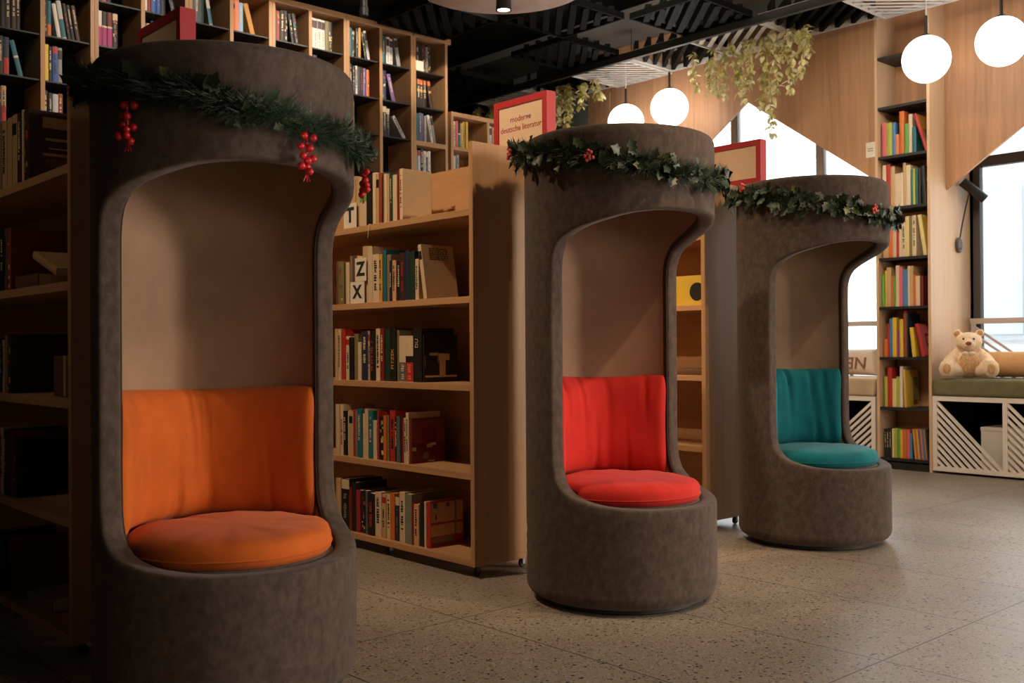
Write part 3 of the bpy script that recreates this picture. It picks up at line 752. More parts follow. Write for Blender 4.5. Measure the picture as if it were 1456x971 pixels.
KIDS = [(2.52,[(-4.2,0.046,0.279,'pink',''),(-4.152,0.056,0.271,'lime',''),(-4.095,0.031,0.268,'blue',''),(-4.064,0.034,0.168,'salmon',''),(-4.026,0.046,0.348,'orange',''),(-3.974,0.037,0.243,'green',''),(-3.937,0.034,0.313,'cream',''),(-3.903,0.04,0.206,'teal','')]),(2.105,[(-4.195,0.034,0.347,'cream',''),(-4.16,0.04,0.35,'red',''),(-4.119,0.042,0.332,'tan',''),(-4.077,0.066,0.269,'cream',''),(-4.012,0.021,0.27,'white','L'),(-3.991,0.027,0.345,'tan',''),(-3.964,0.047,0.323,'cream',''),(-3.917,0.022,0.283,'teal',''),(-3.895,0.022,0.29,'lime',''),(-3.873,0.023,0.293,'teal',''),(-3.85,0.03,0.29,'black','')]),(1.7,[(-4.195,0.053,0.247,'tan',''),(-4.142,0.044,0.226,'orange',''),(-4.098,0.035,0.231,'beige',''),(-4.064,0.026,0.22,'red',''),(-4.038,0.026,0.226,'cream',''),(-4.012,0.038,0.28,'cream','T'),(-3.974,0.039,0.322,'pale yellow',''),(-3.935,0.029,0.318,'olive',''),(-3.907,0.037,0.325,'cream','T')]),(1.305,[(-4.213,0.028,0.264,'green',''),(-4.182,0.018,0.295,'yellow',''),(-4.165,0.044,0.318,'tan',''),(-4.119,0.021,0.242,'orange',''),(-4.098,0.023,0.244,'green',''),(-4.076,0.038,0.328,'cream',''),(-4.038,0.034,0.316,'pink',''),(-4.003,0.043,0.297,'blue',''),(-3.959,0.025,0.321,'cream',''),(-3.934,0.034,0.319,'tan',''),(-3.9,0.025,0.246,'orange',''),(-3.875,0.038,0.236,'cream',''),(-3.836,0.03,0.235,'maroon','')]),(0.9,[(-4.2,0.041,0.146,'orange',''),(-4.16,0.016,0.269,'red',''),(-4.144,0.037,0.31,'blue',''),(-4.107,0.04,0.317,'yellow',''),(-4.067,0.014,0.218,'magenta',''),(-4.053,0.017,0.218,'purple',''),(-4.036,0.034,0.302,'yellow',''),(-4.002,0.031,0.372,'rust',''),(-3.971,0.014,0.347,'navy','')]),(0.498,[(-4.195,0.034,0.242,'lime',''),(-4.161,0.042,0.317,'red',''),(-4.119,0.042,0.227,'pale yellow',''),(-4.077,0.035,0.244,'lime',''),(-4.041,0.029,0.326,'white','')]),(0.09,[(-4.2,0.023,0.228,'black','L'),(-4.175,0.023,0.229,'black','L'),(-4.151,0.021,0.23,'black','L'),(-4.128,0.024,0.232,'pale yellow',''),(-4.102,0.026,0.233,'lime',''),(-4.074,0.029,0.233,'green',''),(-4.043,0.026,0.228,'yellow',''),(-4.015,0.034,0.23,'orange',''),(-3.979,0.031,0.232,'pink',''),(-3.947,0.024,0.201,'blue','')])]

SHN = ['top', 'second', 'third', 'fourth', 'bottom']
MZ = [1.602, 1.222, .839, .454, .0785]
for si, row in enumerate(MID):
    n = len(row)
    for i, (x, t, h, col, dc) in enumerate(row):
        nth = ORD[n - 1 - i]
        where = 'last upright' if i == n - 1 else nth
        lab = '%s book, %s from the right on the %s shelf of the middle oak bookcase' % (col, nth, SHN[si])
        rng = random.Random(si * 100 + i)
        d = .175 if si < 2 else .20
        if i < n - 1: d += rng.uniform(-.02, .02)
        o = book(lab, 'books on the %s shelf of the middle bookcase' % SHN[si], (x, Y2 + .022 + rng.uniform(-.003, .008), MZ[si]), t - .0012, min(h, .335), d, col, dc.replace('F', '').replace('U', ''))
        if 'F' in dc: spine_text(o, 'FITZEK', t, h, h * .42, .032, M['c_gold'])
        if 'U' in dc: spine_text(o, 'DU', t, h, h * .72, .03, M['c_cream'])
        if i == n - 1:
            tt = t - .0012; a = MB()
            def art(y0, y1, z0, z1, mat, k=1):
                a.box((tt + .0001, d * y0, h * z0), (tt + .0001 + .0003 * k, d * y1, h * z1), mat)
            if si == 2:
                art(.04, .98, .10, .14, M['c_cream']); art(.17, .42, .56, .62, M['c_cream']); art(.40, .60, .40, .62, M['c_sage']); art(.44, .76, .46, .60, M['c_cream'], 2); art(.46, .64, .14, .46, M['c_cream'], 2); art(.03, .06, .3, .55, M['c_taupe'])
            elif si == 3:
                art(.02, .98, .45, .97, M['c_rust']); art(.30, .75, .40, .80, M['c_dark red'], 2); art(.45, .60, .34, .42, M['c_tan'], 3); art(.55, .72, .38, .44, M['c_cream'], 4); art(.03, .14, .28, .36, M['c_cream'], 2); art(.5, .68, .02, .05, M['c_cream'])
                a.lathe([(0, 0), (.017, 0), (.017, .0009), (0, .0009)], M['c_olive'], 20, Matrix.Translation((tt, d * .42, h * .16)) @ Matrix.Rotation(pi / 2, 4, 'Y'))
            elif si == 4:
                art(.03, .98, .24, .97, M['c_peach']); art(.03, .98, .49, .54, M['c_red'], 2); art(.72, .78, .24, .97, M['c_sage'], 2); art(.05, .98, .03, .10, M['c_dark red']); art(.08, .7, .10, .22, M['c_taupe']); art(.10, .22, .85, .96, M['c_slate'], 2); art(.48, .58, .86, .95, M['c_slate'], 2); art(.16, .2, .6, .72, M['c_rust'], 2)
            if a.v: a.build('front_cover_picture', o, smooth=0)
# the pale book leaning at the end of the second shelf
lb = book('cream hardback leaning left at the open end of the middle bookcase\'s second shelf', 'books on the second shelf of the middle bookcase', (-3.765, Y2 + .02, 1.222), .026, .255, .19, 'beige', 'K', lean=radians(-10))
a = MB()
rng = random.Random(5)
for k in range(7):
    y = .045
    while y < .150:
        l = rng.uniform(.008, .02); a.box((.0261, y, .235 - k * .0085), (.0264, min(y + l, .155), .239 - k * .0085), M['ink']); y += l + .004
a.build('printed_lines', lb, smooth=0)
# lettered index cards
def letter_card(s, x, z, w, h, label):
    t = thing('index_card', label, 'card', (x, Y2 + .0145, z), 0, 'lettered index cards on the middle bookcase')
    MB().box((0, 0, 0), (w, .0022, h), M['card']).build('card', t, smooth=0)
    text_mesh(s, h * .82, M['ink'], 'letter', t, Matrix.Translation((w * .5, -.0006, h * .5)) @ TXT @ Matrix.Diagonal((1.12, 1, 1, 1)), extrude=.0004, bold=.0035)
letter_card('X', -4.362, 1.2228, .125, .108, 'white index card with a dark letter X at the shelf edge')
zc_ = letter_card('Z', -4.318, 1.3318, .098, .115, 'white index card with a dark letter Z standing above the X card')
letter_card('T', -4.418, 1.6028, .115, .125, 'white index card with a dark letter T on the top shelf')
rb = thing('bookmark_ribbon', 'thin cream ribbon hanging over the top shelf edge of the middle bookcase', 'ribbon', (-4.168, Y2 - .003, 1.55))
MB().tube([(0, .012, .0535), (0, 0, .0535), (.001, -.002, .03), (-.003, -.003, 0), (-.006, -.002, -.012)], .0016, M['c_cream'], 6).build('ribbon', rb)

# books on the left-hand bookcase, deep in shade
def lrow(si, items, grp):
    for i, it in enumerate(items):
        x, t, h, col = it[:4]; dc = it[4] if len(it) > 4 else ''
        d = it[5] if len(it) > 5 else .2; ln = it[6] if len(it) > 6 else 0
        book('%s book, %s from the left on the %s shelf of the shaded left bookcase' % (col, ORD[i], SHN[si]), 'books on the %s shelf of the left bookcase' % SHN[si], (x, Y1 + .02, MZ[si]), t, h, d, col, dc, lean=ln)
lrow(0, [(-4.30, .055, .262, 'tan', 'T'), (-4.24, .05, .27, 'taupe', 'L'), (-4.185, .06, .262, 'tan', 'T'), (-4.12, .055, .265, 'tan', ''), (-4.06, .058, .266, 'tan', 'K'), (-3.998, .05, .262, 'dark brown', 'L'), (-3.945, .02, .268, 'cream', ''), (-3.918, .05, .262, 'dark brown', 'C', .24)], '')
last = [o for o in bpy.data.objects if o.name.startswith('book') and o.get('label', '').startswith('dark brown book, eighth')][0]
a = MB()
for q, (z0, z1, c) in enumerate([(.20, .24, 'tan'), (.155, .165, 'tan'), (.125, .13, 'tan'), (.10, .11, 'tan'), (.06, .09, 'brown'), (.02, .05, 'rust')]):
    a.box((.0501, .05 + .01 * (q % 3), z0), (.0505, .22, z1), M['c_' + c])
a.build('cover_picture', last, smooth=0)
lrow(1, [(-4.26, .04, .22, 'navy', 'L'), (-4.215, .05, .23, 'black', 'L'), (-4.16, .03, .235, 'brown', 'T'), (-4.125, .045, .235, 'rust', 'C', .22)], '')
lrow(2, [(-4.28, .05, .20, 'black', 'L'), (-4.225, .03, .21, 'dark green', 'L'), (-4.19, .025, .2, 'tan', 'T'), (-4.16, .03, .215, 'taupe', ''), (-4.125, .05, .22, 'dark brown', 'C', .24)], '')
lrow(3, [(-4.30, .04, .24, 'tan', 'T'), (-4.255, .03, .23, 'red', ''), (-4.22, .035, .25, 'cream', 'T'), (-4.18, .035, .24, 'dark green', 'L'), (-4.14, .045, .25, 'dark brown', ''), (-4.09, .03, .245, 'maroon', ''), (-4.055, .03, .215, 'black', 'C', .25)], '')
lrow(4, [(-4.30, .05, .22, 'black', 'L'), (-4.245, .04, .23, 'navy', ''), (-4.09, .05, .215, 'maroon', 'T', .2, radians(-12))], '')
def flat_book(label, grp, x, y, z, w, d, th, col, rz=0, tilt=0):
    o = book(label, grp, (0, 0, 0), th, d, w, col)
    # lay it on its side: thickness up
    o.matrix_world = Matrix.Translation((x, y, z)) @ Matrix.Rotation(rz, 4, 'Z') @ Matrix.Rotation(tilt, 4, 'Y') @ Matrix.Rotation(pi / 2, 4, 'Y') @ Matrix.Translation((-th, 0, 0))
    return o
flat_book('thick brown book lying flat on the second shelf of the shaded left bookcase', 'lying books on the left bookcase', -4.06, Y1 + .03, 1.2226, .18, .26, .05, 'brown')
flat_book('pale book lying tilted across the flat book, second shelf of the left bookcase', 'lying books on the left bookcase', -3.925, Y1 + .05, 1.332, .18, .26, .028, 'tan', 0, radians(17))
flat_book('small brown book lying flat on the bottom shelf of the shaded left bookcase', 'lying books on the left bookcase', -3.93, Y1 + .03, .0791, .17, .2, .05, 'taupe', .1)
for (x, y, z, w, d, h, lab) in ((-3.70, Y1 + .05, .8396, .22, .2, .14, 'grey cardboard box on the third shelf of the shaded left bookcase'), (-3.66, Y1 + .12, .0791, .17, .16, .15, 'dim cardboard box at the end of the left bookcase\'s bottom shelf')):
    t = thing('cardboard_box', lab, 'box', (x, y, z))
    MB().box((0, 0, 0), (w, d, h), M['c_brown']).build('carton', t, bevel=.003)
    MB().box((w * .45, -.0008, h * .02), (w * .55, d * .5, h + .0008), M['c_tan']).build('tape', t, smooth=0)

# the few things one can see on the far bookcase
yb = book('yellow book with a black disc on its cover, facing out beside the red-seated chair', 'books on the far oak bookcase', (-3.62, Y3 + .05, 1.222), .20, .165, .05, 'yellow', '')
MB().lathe([(0, 0), (.05, 0), (.05, .0012), (0, .0012)], M['c_black'], 28, Matrix.Translation((.145, -.0002, .075)) @ Matrix.Rotation(pi / 2, 4, 'X')).build('black_disc', yb)
flat_book('dark book lying flat on the third shelf right of the red-seated chair', 'books on the far oak bookcase', -3.66, Y3 + .05, .8396, .18, .24, .035, 'brown')

# red framed signs on the bookcases
def sign(y, lines, label):
    t = thing('shelf_sign', label, 'sign', (-3.585, y + .302, 1.8925), 0, 'red framed signs on the bookcases')
    w, h, d = .354, .240, .055; b = .030
    f = MB()
    f.box((0, 0, 0), (w, d, b), M['sign_red']); f.box((0, 0, h - b), (w, d, h), M['sign_red'])
    f.box((0, 0, b), (b, d, h - b), M['sign_red']); f.box((w - b, 0, b), (w, d, h - b), M['sign_red'])
    f.build('frame', t, smooth=0)
    MB().box((b, .006, b), (w - b, d - .006, h - b), M['sign_cream']).build('panel', t, smooth=0)
    if lines:
        text_mesh(lines, .038, M['sign_text'], 'lettering', t, Matrix.Translation((w / 2, .0055, h / 2 + .006)) @ TXT, spacing=1.12)
    return t
sign(Y1, '', 'red framed sign poking up behind the drum of the orange-seated chair')
sign(Y2, 'moderne\ndeutsche literatur', 'red framed sign reading moderne deutsche literatur on the middle bookcase')
sign(Y3, '', 'red framed sign beside the drum of the red-seated chair')

# ------------------------------------------------------------------ tall bookcase along the left wall
TXF, TXB = -7.024, -7.375
U = [1.888 + .3355 * k for k in range(12)]; U[11] = 5.615
ROWS = [3.38, 3.075, 2.775, 2.47, 2.16, 1.84, 1.5, 1.14, .78, .42, .09]
units = [(-2, 0), (0, 2), (2, 4), (4, 6), (6, 8), (8, 10), (10, 11)]
def Uk(k): return U[k] if 0 <= k < 12 else 1.888 + .3355 * k
for ui, (k0, k1) in enumerate(units):
    a, b = Uk(k0) + .001, Uk(k1) - .001
    t = thing('tall_bookcase', ('tall oak wall bookcase unit full of dark paperbacks, %s from its far right end' % ORD[len(units) - 1 - ui]) if ui < 6 else 'narrow end unit of the tall oak wall bookcase, at its far right end', 'bookcase', (TXB, a, 0), 0, 'tall oak wall bookcase units')
    L = b - a; D = TXF - TXB; w = .026
    MB().box((0, 0, 0), (D, w, 3.66), M['oak']).build('side_panel', t, smooth=0)
    MB().box((0, L - w, 0), (D, L, 3.66), M['oak']).build('side_panel', t, smooth=0)
    MB().box((0, 0, 3.6605), (D + (.012 if ui == 6 else 0.006), L + (.03 if ui == 6 else 0), 3.705), M['oak_y']).build('top_board', t, smooth=0)
    MB().box((0, w + .0005, 0), (.012, L - w - .0005, 3.66), M['blackp']).build('back_panel', t, smooth=0)
    spans = [(w, L - w)]
    if k1 - k0 == 2:
        MB().box((.0125, L / 2 - .014, 0), (D, L / 2 + .014, 3.66), M['oak']).build('divider', t, smooth=0)
        spans = [(w, L / 2 - .014), (L / 2 + .014, L - w)]
    for (s0, s1) in spans:
        for z in ROWS:
            thick = ui == 6 and abs(z - 2.775) < .01
            wood_ = thick or z < 2.3
            MB().box((.0125, s0 + .0004, z - (.04 if thick else .018 if wood_ else .010)), (D - (0 if thick else .012), s1 - .0004, z), M['oak_y'] if wood_ else M['black']).build('shelf', t, smooth=0)
# lower unit that continues to the corner
t = thing('low_bookcase', 'lower oak bookcase continuing from the tall one towards the corner', 'bookcase', (TXB, 5.65, 0))
for y in (0, .42, .84, 1.26): MB().box((0, y, 0), (.351, y + .028, 3.04), M['oak']).build('side_panel', t, smooth=0)
MB().box((0, 0, 3.0405), (.356, 1.30, 3.078), M['oak_y']).build('top_board', t, smooth=0)
MB().box((0, .0285, 0), (.012, 1.2595, 3.04), M['oak']).build('back_panel', t, smooth=0)
for y in (.0285, .4485, .8685):
    for z in (2.775, 2.40, 2.03, 1.66, 1.29, .92, .5, .1):
        MB().box((.0125, y, z - .03), (.35, y + .391, z), M['oak_y']).build('shelf', t, smooth=0)

# books of the tall bookcase: (column, row) -> list of (colour, decoration, lean)
CELLS = {
 (0,0): [('black','L'),('black','L'),('black',''),('black','L'),('dark green',''),('black','kL')],
 (0,1): [('black','L'),('black','L'),('black',''),('black','L'),('dark brown','L'),('black','kL')],
 (0,2): [('black','L'),('black','L'),('navy','b'),('teal','t',-14)],
 (0,3): [('brown','L'),('navy','y'),('tan','bT')],
 (1,0): [('black',''),('navy','L'),('black','L'),('grey',''),('black','L')],
 (1,1): [('black','C'),('teal','o'),('white','',-9),('silver','t',-9),('black','D',-9),('black','L',-9),('dark brown','L',-9)],
 (1,2): [('yellow',''),('black','L'),('bright blue','kT'),('grey','w')],
 (1,3): [('black','L'),('black','L'),('silver','b'),('rust','L')],
 (2,0): [('dark red',''),('pink',''),('black','')],
 (2,1): [('white','m'),('black','m'),('maroon','m'),('black','WC')],
 (2,2): [('white','b'),('black','')],
 (3,0): [('white',''),('dark red',''),('bright blue','L'),('bright blue','W'),('black',''),('navy','W',-13)],
 (3,1): [('teal',''),('tan',''),('black',''),('white','')],
 (4,0): [('slate',''),('slate','L'),('dark green',''),('silver','t',-9)],
 (5,0): [('orange','K'),('salmon',''),('sky blue','L'),('amber','',-15)],
 (6,0): [('slate','k'),('rust','C'),('black','L'),('black','C'),('black','L',-8),('black','C',-8)],
 (7,0): [('white','w'),('white','w'),('white','w'),('white','w'),('olive',''),('black','C')],
 (7,1): [('black','L'),('navy',''),('black','')],
 (8,0): [('purple','tL'),('teal',''),('black','C'),('black','L'),('gold',''),('black','C',-10),('white','w',-10)],
 (8,1): [('teal','L'),('black','L'),('black','C'),('white','T'),('black',''),('black','D'),('purple','L'),('orange','C')],
 (8,2): [('white','kT'),('yellow','C')],
 (9,0): [('magenta',''),('teal','L'),('white','w'),('white','w'),('grey','w',-9)],
 (9,1): [('bright blue','C'),('navy','C'),('purple','L',-14)],
 (9,2): [('white','w'),('black','WL'),('black','WL'),('silver','T',-34)],
 (10,0): [('teal',''),('black','L'),('black',''),('dark brown','C'),('taupe','C'),('black','C')],
 (10,1): [('dark brown','yL'),('black','yL'),('dark brown','yL'),('black','yL'),('dark brown','y',-9)],
 (10,2): [('teal','L'),('teal',''),('slate','L'),('purple',''),('grey','L'),('white','T',-11),('grey','w',-11)],
 (10,3): [('sky blue',''),('silver','k'),('black','L'),('white','T'),('navy','W'),('white','C')],
 (11,2): [('white','o'),('cream','T'),('pink',''),('black','t'),('yellow','C'),('gold','C'),('yellow','')],
 (12,2): [('navy','L'),('silver','w'),('tan','T'),('rust','')],
 (11,3): [('white','T'),('silver',''),('grey','T')],
}
RN = ['top', 'second', 'third', 'fourth']
for (c, r), lst in CELLS.items():
    y0 = (Uk(c) + (.029 if c % 2 == 0 else .016)) if c < 11 else (5.68 + .42 * (c - 11))
    room = .275 if c < 11 else .38
    rng = random.Random(c * 10 + r); y = y0; prev_lean = 0; z = ROWS[r]; kk = len(lst)
    for i, it in enumerate(lst):
        col, dc = it[0], it[1]; ln = radians(it[2]) if len(it) > 2 else 0
        t = rng.uniform(.026, .040)
        if kk >= 7: t = rng.uniform(.024, .031)
        h = rng.uniform(.225, .255); d = rng.uniform(.15, .18)
        if c < 11 and (c, r) in ((7, 0), (2, 1), (10, 1)): h = .245; t = .036
        if ln and not prev_lean:
            y += h * sin(-ln) + .002
            if abs(ln) > .5: h = .21; 
        elif ln: y += t * (1 / cos(ln) - 1) + .004
        prev_lean = ln
        place = 'column %s' % ORD[c] if False else ''
        lab = '%s paperback, %s in the %s cell of tall bookcase column %s' % (col, ORD[i], RN[r], ORD[c])
        if c >= 11: lab = '%s paperback, %s in the %s cell of the low corner bookcase\'s row %s' % (col, ORD[i], ORD[c - 11], RN[r])
        book(lab, 'paperbacks in the tall wall bookcase', (TXF - .035 - rng.uniform(0, .012), y, z), t - .0012, h, d, col, dc, rz=pi / 2, lean=ln, split=False)
        y += t
bc = tag(MB().box((-.001, 0, 0), (.0015, .085, .085), M['card']).build('shelf_card', smooth=0), 'small white card standing in the top cell at the tall bookcase\'s right end', 'card')
bc.location = (TXF - .012, Uk(10) + .03, 3.575)
bc.location.z = 3.3806

# ------------------------------------------------------------------ children's books
KN = {2.52: 'topmost filled', 2.105: 'second', 1.70: 'third', 1.305: 'fourth', .90: 'fifth', .498: 'sixth', .09: 'lowest'}
for z, row in KIDS:
    for i, (x, t, h, col, dc) in enumerate(row):
        rng = random.Random(int(z * 1000) + i)
        x = -4.146 + (x + 4.215) * .85 if x < -3.8 else x
        if i + 1 < len(row): t = min(t * .85 + .0005, -4.146 + (row[i + 1][0] + 4.215) * .85 - x)
        else: t *= .85
        t = max(t, .008)
        book('%s picture book, %s from the left on the %s shelf of the window column' % (col, ORD[i], KN[z]), 'picture books in the wall column', (x, YW + .035 + rng.uniform(0, .012), z), t - .001, min(h, .372), rng.uniform(.17, .21), col, dc, split=True)
def kid_lean(z, x, t, h, col, ang, art=None, label=''):
    o = book(label, 'picture books in the wall column', (x, YW + .03, z), t, h, .215, col, '', lean=radians(ang))
    if art:
        a = MB()
        for (y0, y1, z0, z1, c, k) in art: a.box((t + .0001, .215 * y0, h * z0), (t + .0001 + .0004 * k, .215 * y1, h * z1), M['c_' + c])
        a.build('cover_picture', o, smooth=0)
    return o
kid_lean(2.52, -3.768, .022, .315, 'red', -17, [(.05, .98, .04, .98, 'amber', 1), (.2, .8, .3, .6, 'brown', 2)], 'amber picture book leaning left at the end of the topmost filled shelf')
kid_lean(2.105, -3.791, .03, .30, 'black', -3, [(.1, .9, .55, .95, 'dark brown', 1), (.15, .5, .6, .7, 'cream', 2), (.1, .95, .05, .4, 'red', 1)], 'black and red picture book at the right end of the second shelf')
kid_lean(1.70, -3.79, .030, .325, 'pale yellow', -8, [(.06, .96, .1, .95, 'yellow', 1), (.4, .7, .3, .5, 'gold', 2)], 'yellow picture book leaning left at the end of the third shelf')
kid_lean(.90, -3.885, .030, .235, 'yellow', -6, None, 'yellow picture book leaning left beside the pink one, fifth shelf')
kid_lean(.90, -3.81, .026, .265, 'red', -12, [(.04, .97, .04, .97, 'pink', 1), (.35, .8, .3, .7, 'maroon', 2), (.45, .7, .38, .62, 'pink', 3)], 'pink picture book leaning left at the end of the fifth shelf')
kid_lean(.498, -3.958, .020, .30, 'gold', -2, [(.04, .97, .03, .97, 'yellow', 1), (.55, .95, .05, .8, 'olive', 2), (.6, .85, .05, .2, 'dark red', 3)], 'gold-yellow picture book showing its cover on the sixth shelf')
xx = -3.872
for i, c in enumerate(['gold', 'orange', 'yellow', 'purple', 'salmon', 'blue', 'amber', 'navy']):
    kid_lean(.09, xx, .0125, .24, c, -5, None, 'thin %s booklet, %s in the leaning stack at the lowest shelf\'s right end' % (c, ORD[i]))
    xx += .0148

# ------------------------------------------------------------------ barrel chairs
RO, RI = .380, .315
RM_, ER = (RO + RI) / 2, (RO - RI) / 2
def opening_curve(n=240):
    up = [(0, 1.508), (19, 1.507), (38, 1.496), (54, 1.474), (69, 1.449), (80, 1.421), (86.3, 1.392), (90, 1.345), (91, 1.28)]
    dn = [(91, .62), (90, .54), (86.5, .482), (78, .440), (61, .411), (38, .397), (19, .394), (0, .393)]
    half = up + [(91, 1.05), (91, .83)] + dn
    pts = [(radians(a) * RO, z) for a, z in half]
    full = pts + [(-s, z) for s, z in reversed(pts[1:-1])]
    K = len(full); dense = []
    for i in range(K):
        p0, p1, p2, p3 = (Vector(full[(i + q) % K]) for q in (-1, 0, 1, 2))
        for j in range(12):
            t = j / 12
            dense.append(.5 * ((2 * p1) + (p2 - p0) * t + (2 * p0 - 5 * p1 + 4 * p2 - p3) * t * t + (3 * p1 - p0 - 3 * p2 + p3) * t ** 3))
    L = [0]
    for a, b in zip(dense, dense[1:] + dense[:1]): L.append(L[-1] + (b - a).length)
    out = []; j = 0
    for i in range(n):
        d = L[-1] * i / n
        while L[j + 1] < d: j += 1
        f = (d - L[j]) / (L[j + 1] - L[j]); out.append(dense[j].lerp(dense[(j + 1) % len(dense)], f))
    return out
CURVE = opening_curve()
NC = len(CURVE)
NORM = []
for i in range(NC):
    t = (CURVE[(i + 1) % NC] - CURVE[i - 1]).normalized()
    NORM.append(Vector((-t.y, t.x)))        # curve runs clockwise from the top: outward normal
if NORM[0].y < 0: NORM = [-v for v in NORM]
def cyl_pt(s, z, r): 
    a = s / RO
    return (r * cos(a), r * sin(a), z)
def wall_sheet(r, zb, zt, steps=9):
    """rings from the opening edge out to the seam at the back and to the heights zb, zt"""
    zc = .95; smax = pi * RO
    tg = []
    for i, p in enumerate(CURVE):
        q = p + NORM[i] * ER
        d = Vector((q.x, q.y - zc)); k = 1e9
        if abs(d.x) > 1e-9: k = min(k, smax / abs(d.x))
        if d.y > 1e-9: k = min(k, (zt - zc) / d.y)
        if d.y < -1e-9: k = min(k, (zb - zc) / d.y)
        tg.append(Vector((d.x * k, zc + d.y * k)))
    for cx in (smax, -smax):
        for cz in (zb, zt):
            i = min(range(NC), key=lambda i: (tg[i] - Vector((cx, cz))).length)
            tg[i] = Vector((cx, cz))
    rings = []
    for j in range(steps + 1):
        f = j / steps
        rings.append([cyl_pt(*(CURVE[i] + NORM[i] * ER).lerp(tg[i], f), r) for i in range(NC)])
    return rings, tg
def ring_faces(nr, n, flip=False):
    fs = []
    for j in range(nr - 1):
        for i in range(n):
            q = (j * n + i, j * n + (i + 1) % n, (j + 1) * n + (i + 1) % n, (j + 1) * n + i)
            fs.append(q[::-1] if flip else q)
    return fs

